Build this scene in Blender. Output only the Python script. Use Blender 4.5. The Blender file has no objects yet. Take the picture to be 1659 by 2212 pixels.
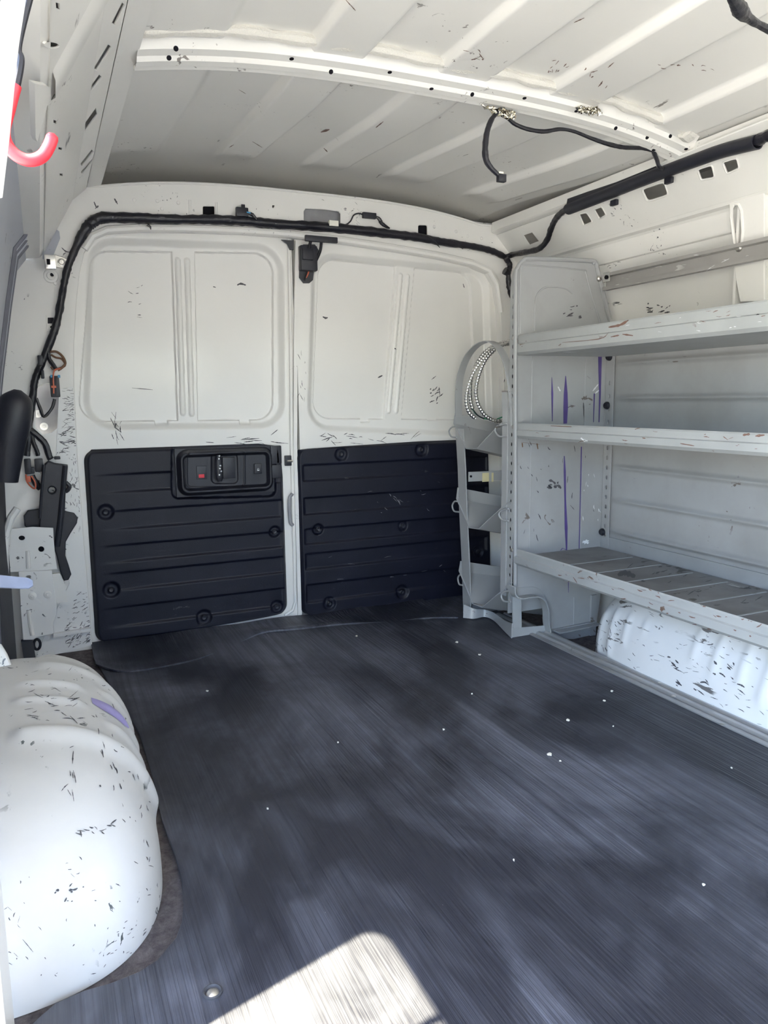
import bpy, bmesh, math, random
import numpy as np
from mathutils import Vector, Matrix

random.seed(7)
np.random.seed(7)
SC = bpy.context.scene
COL = SC.collection

# ------------------------------------------------------------------ camera
# X: across the van (to the right), Y: along the load bay to the rear doors, Z: up from the load floor
FPX, CX, CY = 1620.0, 829.5, 1106.0
EYE = np.array([0.0, 0.0, 0.74])
RX = np.array([0.91021982, -0.41397054, -0.01132572])     # image right
RD = np.array([-0.0719842, -0.13122505, -0.98873569])     # image down
RF = np.array([0.40782122, 0.90078209, -0.14924298])      # view direction
cam = bpy.data.cameras.new('camera')
cam.sensor_fit = 'HORIZONTAL'
cam.sensor_width = 36.0
cam.lens = FPX / 1659.0 * 36.0
cam.clip_start = 0.02
cam.clip_end = 500
co = bpy.data.objects.new('camera', cam)
COL.objects.link(co)
m = Matrix.Identity(4)
for i in range(3):
    m[i][0] = RX[i]; m[i][1] = -RD[i]; m[i][2] = -RF[i]; m[i][3] = EYE[i]
co.matrix_world = m
SC.camera = co

# ------------------------------------------------------------------ light
SUN_DIR = Vector((0.47, 0.13, -1.185)).normalized()         # the way the sunlight travels
SUN_E, SKY_E, EXPOSURE = 82.0, 2.1, -0.14
sun = bpy.data.lights.new('sun', 'SUN')
sun.energy = SUN_E
sun.angle = math.radians(0.6)
sun.color = (1.0, 0.88, 0.60)
so = bpy.data.objects.new('sun', sun)
COL.objects.link(so)
so.rotation_euler = SUN_DIR.to_track_quat('-Z', 'Y').to_euler()
w = bpy.data.worlds.new('sky')
SC.world = w
w.use_nodes = True
nt = w.node_tree
bg = nt.nodes['Background']
sky = nt.nodes.new('ShaderNodeTexSky')
sky.sky_type = 'NISHITA'
sky.sun_disc = False
sky.sun_elevation = math.radians(67)
sky.sun_rotation = math.radians(254)
nt.links.new(sky.outputs['Color'], bg.inputs['Color'])
bg.inputs['Strength'].default_value = SKY_E
vs = SC.view_settings
vs.view_transform = 'Standard'
vs.look = 'None'
vs.gamma = 1.0
vs.exposure = EXPOSURE
vs.use_curve_mapping = False
SC.cycles.max_bounces = 12
SC.cycles.diffuse_bounces = 8

# ------------------------------------------------------------------ measuring: image point -> point on a plane of the van
def ray(px, py):
    return (px - CX) * RX + (py - CY) * RD + FPX * RF
def onx(px, py, x):
    d = ray(px, py); return EYE + d * ((x - EYE[0]) / d[0])
def ony(px, py, y):
    d = ray(px, py); return EYE + d * ((y - EYE[1]) / d[1])
def onz(px, py, z):
    d = ray(px, py); return EYE + d * ((z - EYE[2]) / d[2])
def onp(px, py, p, n):
    d = ray(px, py); n = np.array(n, float); return EYE + d * (np.dot(np.array(p) - EYE, n) / np.dot(d, n))
def pts_y(l, y): return [ony(a, b, y) for a, b in l]
def pts_x(l, x): return [onx(a, b, x) for a, b in l]
def pts_z(l, z): return [onz(a, b, z) for a, b in l]

# ------------------------------------------------------------------ materials
def new_mat(name):
    mt = bpy.data.materials.new(name); mt.use_nodes = True
    t = mt.node_tree
    return mt, t, t.nodes['Principled BSDF']
def N(t, kind, **kw):
    n = t.nodes.new(kind)
    for k, v in kw.items(): setattr(n, k, v)
    return n
def noise(t, scale, detail=3, rough=.5, dist=0.0, stretch=(1, 1, 1), off=(0, 0, 0), rot=(0, 0, 0)):
    tc = N(t, 'ShaderNodeTexCoord'); mp = N(t, 'ShaderNodeMapping')
    mp.inputs['Scale'].default_value = stretch
    mp.inputs['Location'].default_value = off
    mp.inputs['Rotation'].default_value = rot
    t.links.new(tc.outputs['Object'], mp.inputs['Vector'])
    n = N(t, 'ShaderNodeTexNoise')
    n.inputs['Scale'].default_value = scale
    n.inputs['Detail'].default_value = detail
    n.inputs['Roughness'].default_value = rough
    n.inputs['Distortion'].default_value = dist
    t.links.new(mp.outputs['Vector'], n.inputs['Vector'])
    return n.outputs['Fac']
def ramp(t, fac, a, b, ca=(0, 0, 0, 1), cb=(1, 1, 1, 1)):
    r = N(t, 'ShaderNodeValToRGB')
    r.color_ramp.elements[0].position = a; r.color_ramp.elements[0].color = ca
    r.color_ramp.elements[1].position = b; r.color_ramp.elements[1].color = cb
    t.links.new(fac, r.inputs['Fac'])
    return r.outputs['Color']
def mathn(t, op, a, b):
    n = N(t, 'ShaderNodeMath', operation=op)
    for i, v in enumerate((a, b)):
        if isinstance(v, (int, float)): n.inputs[i].default_value = v
        else: t.links.new(v, n.inputs[i])
    return n.outputs[0]
def mix(t, fac, a, b):
    n = N(t, 'ShaderNodeMix', data_type='RGBA')
    if isinstance(fac, (int, float)): n.inputs[0].default_value = fac
    else: t.links.new(fac, n.inputs[0])
    for s, v in ((6, a), (7, b)):
        if isinstance(v, tuple): n.inputs[s].default_value = (*v, 1) if len(v) == 3 else v
        else: t.links.new(v, n.inputs[s])
    return n.outputs[2]
def bump(t, b, h, strength, dist):
    n = N(t, 'ShaderNodeBump')
    n.inputs['Strength'].default_value = strength
    n.inputs['Distance'].default_value = dist
    t.links.new(h, n.inputs['Height'])
    t.links.new(n.outputs['Normal'], b.inputs['Normal'])

def painted(name, col, scuff=.3, chip=(.10, .10, .11), rough=.35, coat=.3, chip2=None, dirt=.08, stretch=(1, 1, 1), scale=55, dirtcol=None):
    """stove-enamelled sheet metal with chips, hair scratches and a little grime"""
    mt, t, b = new_mat(name)
    c = col
    if dirt:
        d = ramp(t, noise(t, 5, 5, .6), .42, .75)
        d = mathn(t, 'MULTIPLY', d, dirt)
        c = mix(t, d, col, dirtcol or tuple(v * .55 for v in col))
    if scuff > 0:
        region = ramp(t, noise(t, 4.5, 3, .5, off=(3, 1, 7)), .60 - .22 * scuff, .66 - .22 * scuff)
        fl = ramp(t, noise(t, scale, 5, .55, 1.2, stretch), .655 - .05 * scuff, .67 - .05 * scuff)
        k = mathn(t, 'MULTIPLY', region, fl)
        c = mix(t, k, c, chip)
        s1 = ramp(t, noise(t, 26, 5, .6, .3, (1, .13, 1), rot=(.5, .7, .3)), .665 - .03 * scuff, .675 - .03 * scuff)
        r2 = ramp(t, noise(t, 7, 2, .5, off=(9, 4, 2)), .60 - .25 * scuff, .66 - .25 * scuff)
        c = mix(t, mathn(t, 'MULTIPLY', s1, r2), c, chip2 or chip)
    if isinstance(c, tuple): b.inputs['Base Color'].default_value = (*c, 1)
    else: t.links.new(c, b.inputs['Base Color'])
    b.inputs['Roughness'].default_value = rough
    b.inputs['Coat Weight'].default_value = coat
    b.inputs['Coat Roughness'].default_value = .12
    return mt
def plain(name, col, rough=.5, metal=0.0, spec=.5, nscale=0, nstr=.2, ndist=.002):
    mt, t, b = new_mat(name)
    v = ramp(t, noise(t, 30, 4), .3, .8, (*[x * .85 for x in col], 1), (*[min(1, x * 1.12) for x in col], 1))
    t.links.new(v, b.inputs['Base Color'])
    b.inputs['Roughness'].default_value = rough
    b.inputs['Metallic'].default_value = metal
    b.inputs['Specular IOR Level'].default_value = spec
    if nscale: bump(t, b, noise(t, nscale, 3), nstr, ndist)
    return mt

M = {}
WH = (.80, .79, .765)
M['white'] = painted('white_paint', WH, .05, rough=.36)
M['white_clean'] = painted('white_paint_clean', WH, 0, rough=.33, dirt=.05)
M['white_roof'] = painted('white_paint_roof', WH, .10, rough=.42, coat=.1, dirt=.04, chip=(.22, .20, .19))
M['white_worn'] = painted('white_paint_worn', (.80, .80, .79), .45, chip=(.09, .09, .10), rough=.4, dirt=.15, scale=42)
M['white_arch'] = painted('white_paint_wheel_arch', (.69, .685, .675), .30, chip=(.11, .12, .12), rough=.5, coat=0, dirt=.25, scale=36, stretch=(1, .7, 1))
M['white_arch_scraped'] = painted('white_paint_scraped', (.79, .79, .79), .55, chip=(.16, .15, .15), rough=.4, dirt=.12, scale=34, stretch=(1, .35, 1.6))
M['shelf'] = painted('grey_shelf_paint', (.36, .375, .38), .16, chip=(.13, .085, .065), chip2=(.62, .63, .63), rough=.42, coat=.1, dirt=.35, scale=40, stretch=(1, .5, 1))
M['shelf_panel'] = painted('grey_panel_paint', (.345, .355, .365), .12, chip=(.14, .12, .11), rough=.42, coat=.1, dirt=.4, scale=30, dirtcol=(.20, .19, .18))
M['rack'] = painted('grey_rack_paint', (.37, .38, .39), .14, chip=(.16, .14, .13), rough=.4, coat=.1, dirt=.2)
M['deck'] = painted('worn_deck_paint', (.15, .145, .145), .5, chip=(.06, .055, .05), chip2=(.45, .45, .45), rough=.5, coat=0, dirt=.6, scale=25, stretch=(.4, 1, 1), dirtcol=(.36, .36, .36))
M['rust'] = plain('rust_stain', (.16, .09, .05), .8)
M['purple'] = plain('purple_paint_drip', (.085, .06, .22), .4)
M['lilac'] = plain('lilac_paint_mark', (.40, .36, .66), .5)
M['steel'] = plain('zinc_steel', (.62, .60, .56), .32, .9)
M['bright'] = plain('bright_galvanised_steel', (.78, .77, .74), .25, 1.0)
M['alu'] = painted('worn_aluminium', (.45, .45, .45), .4, chip=(.15, .14, .13), chip2=(.75, .75, .75), rough=.35, coat=0, dirt=.4, stretch=(1, .1, 1), scale=60)
M['alu'].node_tree.nodes['Principled BSDF'].inputs['Metallic'].default_value = .55
M['rail'] = painted('dull_steel_rail', (.33, .32, .31), .4, chip=(.5, .5, .49), chip2=(.14, .12, .11), rough=.4, coat=0, dirt=.5, stretch=(1, .12, 1))
M['foil'] = plain('crumpled_foil', (.72, .68, .58), .22, 1.0, .5, 60, 1.0, .01)
M['black'] = plain('black_plastic', (.014, .015, .024), .42, 0, .5, 300, .25, .001)
M['tape'] = plain('black_loom_tape', (.011, .011, .017), .34, 0, .5, 90, .5, .004)
M['rubber'] = plain('black_rubber_seal', (.05, .052, .06), .6)
M['hole_shade'] = plain('painted_hole_shade', (.012, .012, .016), .9, 0, .1)  # near-black that stands in for the shade inside holes and slots
M['red'] = plain('red_vinyl', (.66, .028, .045), .4)
M['chip'] = plain('dark_scuff', (.075, .075, .085), .6)
M['brownchip'] = plain('brown_chip', (.17, .10, .08), .7)
M['orange'] = plain('orange_wire', (.62, .14, .07), .45)
M['brown'] = plain('brown_wire', (.16, .08, .04), .5)
M['green'] = plain('green_wire', (.02, .22, .11), .4)
M['blue'] = plain('blue_clip', (.05, .30, .55), .4)
M['redmark'] = plain('red_lock_mark', (.70, .03, .05), .45)
M['whitemark'] = plain('white_symbol', (.8, .82, .85), .5)
M['paper'] = plain('pale_scrap', (.85, .83, .74), .7)
M['yellow'] = plain('old_tape_residue', (.66, .60, .36), .6)
M['scuffwhite'] = plain('white_scuff', (.72, .74, .76), .7)
M['lever'] = plain('pale_zinc_plate', (.24, .29, .44), .35, .2)
M['primer'] = plain('grey_primer', (.30, .30, .32), .5)
M['strip'] = plain('grey_seal', (.16, .165, .20), .6)
M['greyblue_panel'] = painted('grey_blue_trim', (.42, .44, .50), .05, rough=.5, coat=0)  # even grey-blue coat of the side wall, cab wall and corner plate
M['concrete'] = plain('pale_concrete', (.42, .43, .45), .9)

# black grained door trim, its blue lean painting in lens haze
mt, t, b = new_mat('black_grained_trim')
c = ramp(t, noise(t, 8, 5, .6), .35, .8, (.0035, .0045, .013, 1), (.0075, .009, .022, 1))
sc = mathn(t, 'MULTIPLY', ramp(t, noise(t, 55, 6, .6, .6, (.4, 1, 1)), .66, .70), ramp(t, noise(t, 6, 2), .52, .66))
c = mix(t, mathn(t, 'MULTIPLY', sc, .45), c, (.17, .17, .18))
t.links.new(c, b.inputs['Base Color'])
b.inputs['Roughness'].default_value = .47
b.inputs['Specular IOR Level'].default_value = .35
bump(t, b, noise(t, 420, 2), .35, .0012)
M['trim'] = mt

# ribbed rubber mat with dusty patches; the blue tint is partly painted lens haze
mt, t, b = new_mat('ribbed_rubber_mat')
blot = ramp(t, noise(t, 2.4, 6, .62, .6, (1, .6, 1)), .45, .62)
blot2 = ramp(t, noise(t, 9, 4, .6, .8, (1, .5, 1), off=(2, 5, 0)), .45, .72)
grain = ramp(t, noise(t, 95, 3, .6, 0, (1, .012, 1)), .36, .66)
fine = ramp(t, noise(t, 240, 2, .5, 0, (1, .012, 1), off=(4, 0, 0)), .35, .65)
dust = mathn(t, 'MULTIPLY', mathn(t, 'ADD', mathn(t, 'MULTIPLY', blot, .7), mathn(t, 'MULTIPLY', blot2, .3)),
             mathn(t, 'ADD', .45, mathn(t, 'MULTIPLY', grain, .55)))
c = mix(t, dust, (.012, .014, .024), (.17, .18, .222))
sp = ramp(t, noise(t, 150, 2, .5, 0, off=(8, 1, 0)), .80, .815)
c = mix(t, mathn(t, 'MULTIPLY', sp, .6), c, (.5, .5, .48))
t.links.new(c, b.inputs['Base Color'])
b.inputs['Roughness'].default_value = .50
b.inputs['Specular IOR Level'].default_value = .75
bump(t, b, mathn(t, 'ADD', grain, fine), .5, .0015)
M['mat'] = mt

# crusty sound-deadener and dirt in the gap around the wheel arch
mt, t, b = new_mat('dirty_underlay')
c = ramp(t, noise(t, 60, 7, .7, .4), .3, .75, (.05, .042, .045, 1), (.22, .19, .19, 1))
t.links.new(c, b.inputs['Base Color']); b.inputs['Roughness'].default_value = .85
bump(t, b, noise(t, 45, 7, .7, .6), 1.0, .012)
M['underlay'] = mt

# seam sealer on the roof bow
mt, t, b = new_mat('seam_sealer')
b.inputs['Base Color'].default_value = (.80, .78, .73, 1); b.inputs['Roughness'].default_value = .7
bump(t, b, noise(t, 260, 4, .7), 1.0, .004)
M['sealer'] = mt

# ------------------------------------------------------------------ object helpers
def setp(o, label=None, cat=None, group=None, kind=None):
    if label: o['label'] = label
    if cat: o['category'] = cat
    if group: o['group'] = group
    if kind: o['kind'] = kind
    return o
def link_mesh(name, me, mat, parent=None, smooth=35):
    o = bpy.data.objects.new(name, me)
    COL.objects.link(o)
    if mat is not None:
        me.materials.clear(); me.materials.append(M[mat])
    if smooth:
        me.polygons.foreach_set('use_smooth', [True] * len(me.polygons))
        me.set_sharp_from_angle(angle=math.radians(smooth))
    if parent is not None:
        o.parent = parent
        bpy.context.view_layer.update()
        o.matrix_parent_inverse = parent.matrix_world.inverted()
    return o
SPLIT = {'connector', 'lead', 'wire', 'duct_clip', 'bolt', 'header_bead', 'spot_weld', 'pillar_stud', 'pillar_lip', 'pillar_web', 'connector_clip', 'worn_spot', 'tape_tail', 'screw', 'pressed_bead', 'rib', 'base_plate', 'base_flange', 'foot_frame', 'deck_seam', 'hole_shade_disc'}
def islands(bm):
    seen = set(); out = []
    for v in bm.verts:
        if v in seen: continue
        st = [v]; seen.add(v); isl = []
        while st:
            u = st.pop(); isl.append(u)
            for e in u.link_edges:
                w_ = e.other_vert(u)
                if w_ not in seen: seen.add(w_); st.append(w_)
        out.append(isl)
    return out
def obj(name, bm, mat, parent=None, smooth=35):
    if name in SPLIT:
        isl = islands(bm)
        if len(isl) > 1:
            last = None
            for vs_i in isl:
                nb = bmesh.new(); mp = {v: nb.verts.new(v.co) for v in vs_i}
                for f in {f for v in vs_i for f in v.link_faces}: nb.faces.new([mp[v] for v in f.verts])
                last = obj1(name, nb, mat, parent, smooth)
            bm.free()
            return last
    return obj1(name, bm, mat, parent, smooth)
def obj1(name, bm, mat, parent=None, smooth=35):
    bmesh.ops.recalc_face_normals(bm, faces=bm.faces[:])
    me = bpy.data.meshes.new(name)
    bm.to_mesh(me); bm.free()
    return link_mesh(name, me, mat, parent, smooth)
def empty(name, loc, label, cat, group=None):
    o = bpy.data.objects.new(name, None)
    o.empty_display_size = .05
    COL.objects.link(o)
    o.location = Vector([float(v) for v in loc])
    bpy.context.view_layer.update()
    return setp(o, label, cat, group)
def V(p): return Vector([float(v) for v in p])

def add_box(bm, lo, hi, bev=0.0, rot=None, piv=None):
    r = bmesh.ops.create_cube(bm, size=1)
    vs_ = r['verts']
    lo, hi = V(lo), V(hi)
    for v in vs_:
        v.co = Vector([(lo[i] + hi[i]) / 2 + v.co[i] * (hi[i] - lo[i]) for i in range(3)])
    if bev:
        es = list({e for v in vs_ for e in v.link_edges})
        g = bmesh.ops.bevel(bm, geom=es, offset=bev, segments=2, affect='EDGES', profile=.6)
        vs_ = list({v for f in g['faces'] for v in f.verts} | {v for v in vs_ if v.is_valid})
    if rot is not None:
        pv = V(piv) if piv is not None else (lo + hi) / 2
        for v in vs_: v.co = pv + rot @ (v.co - pv)
    return vs_
def add_cyl(bm, c, n, r, h, seg=20, r2=None):
    """cylinder from c along n"""
    n = V(n).normalized(); c = V(c)
    a = n.orthogonal().normalized(); bb = n.cross(a)
    r2 = r if r2 is None else r2
    A = [bm.verts.new(c + (a * math.cos(q) + bb * math.sin(q)) * r) for q in [2 * math.pi * i / seg for i in range(seg)]]
    B = [bm.verts.new(c + n * h + (a * math.cos(q) + bb * math.sin(q)) * r2) for q in [2 * math.pi * i / seg for i in range(seg)]]
    for i in range(seg):
        bm.faces.new((A[i], A[(i + 1) % seg], B[(i + 1) % seg], B[i]))
    bm.faces.new(A[::-1]); bm.faces.new(B)
def add_lathe(bm, c, n, prof, seg=24):
    """profile of (radius, height) pairs turned about n"""
    n = V(n).normalized(); c = V(c)
    a = n.orthogonal().normalized(); bb = n.cross(a)
    rings = []
    for r, h in prof:
        if r < 1e-6: rings.append([bm.verts.new(c + n * h)])
        else: rings.append([bm.verts.new(c + n * h + (a * math.cos(2 * math.pi * i / seg) + bb * math.sin(2 * math.pi * i / seg)) * r) for i in range(seg)])
    for A, B in zip(rings, rings[1:]):
        for i in range(seg):
            j = (i + 1) % seg
            if len(A) == 1 and len(B) == 1: continue
            if len(A) == 1: bm.faces.new((A[0], B[i], B[j]))
            elif len(B) == 1: bm.faces.new((A[i], A[j], B[0]))
            else: bm.faces.new((A[i], A[j], B[j], B[i]))
def smooth_path(pts, sub=6):
    P = [np.array(p, float) for p in pts]
    if len(P) < 3: return P
    out = []
    for i in range(len(P) - 1):
        p0 = P[i - 1] if i else 2 * P[0] - P[1]
        p1, p2 = P[i], P[i + 1]
        p3 = P[i + 2] if i + 2 < len(P) else 2 * P[-1] - P[-2]
        for k in range(sub):
            s = k / sub
            out.append(.5 * ((2 * p1) + (-p0 + p2) * s + (2 * p0 - 5 * p1 + 4 * p2 - p3) * s * s + (-p0 + 3 * p1 - 3 * p2 + p3) * s ** 3))
    out.append(P[-1])
    return out
def add_tube(bm, pts, r, seg=10, lumpy=0.0, flat=None):
    """round bar along pts; r a number or a list; flat=(vector, ratio) squashes the section along a direction"""
    n = len(pts)
    R = [r] * n if np.isscalar(r) else list(np.interp(np.linspace(0, 1, n), np.linspace(0, 1, len(r)), r))
    prev = None; rings = []
    for i, p in enumerate(pts):
        tg = V(pts[min(i + 1, n - 1)]) - V(pts[max(i - 1, 0)])
        if tg.length < 1e-9: tg = Vector((0, 0, 1))
        tg.normalize()
        if prev is None: a = tg.orthogonal().normalized()
        else:
            a = prev - tg * prev.dot(tg)
            a = a.normalized() if a.length > 1e-6 else tg.orthogonal().normalized()
        prev = a; bb = tg.cross(a)
        rr = R[i] * (1 + lumpy * (random.random() - .5))
        ring = []
        for k in range(seg):
            q = 2 * math.pi * k / seg
            off = (a * math.cos(q) + bb * math.sin(q)) * rr * (1 + .4 * lumpy * (random.random() - .5))
            if flat is not None:
                f = V(flat[0]).normalized(); off -= f * off.dot(f) * (1 - flat[1])
            ring.append(bm.verts.new(V(p) + off))
        rings.append(ring)
    for A, B in zip(rings, rings[1:]):
        for k in range(seg): bm.faces.new((A[k], A[(k + 1) % seg], B[(k + 1) % seg], B[k]))
    bm.faces.new(rings[0][::-1]); bm.faces.new(rings[-1])
def add_strip(bm, pts, w, th):
    """flat bar: at each point width vector w (whole) and thickness vector th (whole)"""
    n = len(pts)
    W = w if isinstance(w, list) else [w] * n
    T = th if isinstance(th, list) else [th] * n
    rings = []
    for p, a, c in zip(pts, W, T):
        p, a, c = V(p), V(a), V(c)
        rings.append([bm.verts.new(q) for q in (p - a / 2 - c / 2, p + a / 2 - c / 2, p + a / 2 + c / 2, p - a / 2 + c / 2)])
    for A, B in zip(rings, rings[1:]):
        for k in range(4): bm.faces.new((A[k], A[(k + 1) % 4], B[(k + 1) % 4], B[k]))
    bm.faces.new(rings[0][::-1]); bm.faces.new(rings[-1])
def add_loft(bm, secs, close=False):
    """skin a list of point rows"""
    rows = [[bm.verts.new(V(p)) for p in s] for s in secs]
    for A, B in zip(rows, rows[1:]):
        for i in range(len(A) - (0 if close else 1)):
            j = (i + 1) % len(A)
            bm.faces.new((A[i], A[j], B[j], B[i]))
    if close:
        bm.faces.new(rows[0][::-1]); bm.faces.new(rows[-1])
def grid_obj(name, P, mat, parent=None, thick=None, smooth=60):
    """P: (nu, nv, 3) array of points; thick: vector the back skin is offset by"""
    nu, nv = P.shape[:2]
    vsx = P.reshape(-1, 3)
    idx = np.arange(nu * nv).reshape(nu, nv)
    f = np.stack([idx[:-1, :-1], idx[1:, :-1], idx[1:, 1:], idx[:-1, 1:]], -1).reshape(-1, 4)
    faces = f.tolist()
    verts = vsx
    if thick is not None:
        k = nu * nv
        verts = np.concatenate([vsx, vsx + np.array(thick)])
        ring = list(idx[:, 0]) + list(idx[-1, 1:]) + list(idx[-2::-1, -1]) + list(idx[0, -2:0:-1])
        for a, c in zip(ring, ring[1:] + ring[:1]): faces.append([int(c), int(a), int(a) + k, int(c) + k])
        b4 = [int(ring[0]) + k]
        faces += (f[:, ::-1] + k).tolist()
    me = bpy.data.meshes.new(name)
    me.from_pydata(verts.tolist(), [], faces)
    me.update()
    return link_mesh(name, me, mat, parent, smooth)
def plate(name, loops, org, u, v, th, mat, parent=None, bev=0.0015, smooth=35, seg=2):
    """flat sheet with real holes: loops of 3D points lying near the plane (org,u,v); first loop is the outline"""
    u = V(u).normalized(); v = V(v); v = (v - u * v.dot(u)).normalized(); n = u.cross(v); o = V(org)
    cu = bpy.data.curves.new(name, 'CURVE')
    cu.dimensions = '2D'; cu.fill_mode = 'BOTH'
    cu.extrude = max(th / 2 - bev, 1e-5); cu.bevel_depth = bev; cu.bevel_resolution = seg; cu.offset = -bev
    for lp in loops:
        sp = cu.splines.new('POLY'); sp.points.add(len(lp) - 1); sp.use_cyclic_u = True
        for i, p in enumerate(lp):
            d = V(p) - o
            sp.points[i].co = (d.dot(u), d.dot(v), 0, 1)
    ob = bpy.data.objects.new(name, cu)
    COL.objects.link(ob)
    dg = bpy.context.evaluated_depsgraph_get()
    me = bpy.data.meshes.new_from_object(ob.evaluated_get(dg))
    bpy.data.objects.remove(ob); bpy.data.curves.remove(cu)
    me.name = name
    mm = Matrix((u, v, n)).transposed().to_4x4(); mm.translation = o
    me.transform(mm)
    return link_mesh(name, me, mat, parent, smooth)
def plate_y(name, px_loops, y, th, mat, parent=None, **k):
    """plate facing the camera side (-Y) on the plane Y=y"""
    return plate(name, [pts_y(l, y) for l in px_loops], (0, y, 0), (1, 0, 0), (0, 0, 1), th, mat, parent, **k)
def rrect(x0, x1, y0, y1, r, seg=5):
    out = []
    for cx, cy, a0 in ((x1 - r, y1 - r, 0), (x0 + r, y1 - r, 90), (x0 + r, y0 + r, 180), (x1 - r, y0 + r, 270)):
        for i in range(seg + 1):
            a = math.radians(a0 + 90 * i / seg)
            out.append((cx + r * math.cos(a), cy + r * math.sin(a)))
    return out
def ellipse(cx, cy, rx, ry, n=18, rot=0):
    c, s = math.cos(rot), math.sin(rot)
    return [(cx + rx * math.cos(q) * c - ry * math.sin(q) * s, cy + rx * math.cos(q) * s + ry * math.sin(q) * c) for q in [2 * math.pi * i / n for i in range(n)]]

def sstep(x, a, b):
    q = np.clip((x - a) / (b - a), 0, 1); return q * q * (3 - 2 * q)
def sd_poly(X, Z, poly, r=0.0):
    """signed distance to a convex polygon (counter-clockwise) with corners rounded by r"""
    P = np.array(poly, float)
    n = len(P)
    if r:
        Q = []
        for i in range(n):
            a, b_, c_ = P[i - 1], P[i], P[(i + 1) % n]
            e1 = (b_ - a) / np.linalg.norm(b_ - a); e2 = (c_ - b_) / np.linalg.norm(c_ - b_)
            n1 = np.array([-e1[1], e1[0]]); n2 = np.array([-e2[1], e2[0]])
            k = (n1 + n2); k = k / (1 + n1.dot(n2))
            Q.append(b_ + k * r)
        P = np.array(Q)
    d = np.full(X.shape, 1e9); inside = np.ones(X.shape, bool)
    for i in range(n):
        a, b_ = P[i], P[(i + 1) % n]
        e = b_ - a
        wx, wz = X - a[0], Z - a[1]
        s = np.clip((wx * e[0] + wz * e[1]) / e.dot(e), 0, 1)
        d = np.minimum(d, np.hypot(wx - e[0] * s, wz - e[1] * s))
        inside &= (e[0] * wz - e[1] * wx) >= 0
    return np.where(inside, -d, d) - r
def xz(px, py, y):
    p = ony(px, py, y); return (p[0], p[2])
def ccw(poly):
    a = sum(poly[i - 1][0] * poly[i][1] - poly[i][0] * poly[i - 1][1] for i in range(len(poly)))
    return poly if a > 0 else poly[::-1]

RC = .82                                        # centre line of the roof
def roof_z(x): return 1.402 - .045 * np.minimum(np.abs((x - RC) / .63), 1.12) ** 3
YD = 2.40                                       # inner face of the rear doors
YF = 2.372                                      # inner face of the rear frame

# ================================================================== the ground outside
bm = bmesh.new()
add_box(bm, (-40, -40, -.78), (40, 40, -.62))
setp(obj('ground', bm, 'concrete', smooth=0), kind='structure')

# ================================================================== load floor
bm = bmesh.new()
add_loft(bm, [[(x, y, z) for x, z in ((-.16, -.07), (-.16, -.004), (1.405, -.004), (1.409, -.036), (1.72, -.036), (1.72, -.07))] for y in (-1.3, 2.5)], close=True)
setp(obj('floor', bm, 'underlay', smooth=0), kind='structure')

# ================================================================== roof skin with pressed ribs
nx, ny = 420, 220
xs = np.linspace(-.075, 1.74, nx); ys = np.linspace(-1.3, 2.76, ny)
X, Y = np.meshgrid(xs, ys, indexing='ij')
RIBS = [(.515, .632), (.787, .915), (1.062, 1.20), (1.365, 1.47)]
rib = np.zeros_like(X)
ends = 1 - sstep(Y, 2.22, 2.36)
for a, c in RIBS: rib = np.maximum(rib, sstep(X, a - .006, a + .007) * (1 - sstep(X, c - .010, c + .010)))
rib = np.maximum(rib, .7 * (1 - sstep(X, .345, .365)))
Z = roof_z(X) + .014 - .018 * rib * ends + .040 * sstep(Y, 1.6, 2.35)
setp(grid_obj('ceiling', np.stack([X, Y, Z], -1), 'white_roof', thick=(0, 0, .02)), kind='structure')

# ================================================================== roof bow across the ceiling
def bow_sec(x, yfront=1.447):
    z = roof_z(x) + .004
    return [(x, yfront - .012, z + .012), (x, yfront + .004, z - .004), (x, yfront + .010, z - .018), (x, yfront + .028, z - .022),
            (x, yfront + .034, z - .029), (x, yfront + .050, z - .031), (x, yfront + .054, z - .026), (x, yfront + .070, z - .030), (x, yfront + .076, z - .026), (x, yfront + .076, z + .012)]
bm = bmesh.new()
add_loft(bm, [bow_sec(x) for x in np.linspace(.20, 1.50, 60)])
bow = setp(obj('trim_1', bm, 'white_roof', smooth=25), kind='structure')
bm = bmesh.new()
sl = []
for x in np.linspace(.20, 1.46, 130):
    wv = np.interp(x % .275, [0, .03, .13, .16, .275], [0, .006, .006, 0, 0])
    sl.append((x, 1.432 - wv, roof_z(x) + .006))
add_tube(bm, sl, [.011 + .002 * math.sin(i * .7) for i in range(130)], 8, .12)
obj('seam_sealer', bm, 'sealer', bow)
bm = bmesh.new()
add_tube(bm, [(1.44, 1.425, roof_z(1.44) + .004), (1.462, 1.43, roof_z(1.46) + .002)], .020, 8, .3)
obj('seam_sealer', bm, 'sealer', bow)
def surf(o, px, py):
    """the point of object o seen at an image point, with its normal"""
    d = V(ray(px, py)).normalized()
    mi = o.matrix_world.inverted()
    ok, lc, nm, _ = o.ray_cast(mi @ V(EYE), mi.to_3x3() @ d)
    if not ok: return None
    nm = (o.matrix_world.to_3x3() @ nm).normalized()
    if nm.dot(d) > 0: nm = -nm
    return o.matrix_world @ lc, nm
def surf_disc(o, name, px, py, r, mat, parent=None, h=.0006):
    r_ = surf(o, px, py)
    if r_ is None: return
    bm = bmesh.new(); add_cyl(bm, r_[0] - r_[1] * .0005, r_[1], r, h + .0005, 14)
    return obj(name, bm, mat, parent or o)
bpy.context.view_layer.update()
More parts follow.
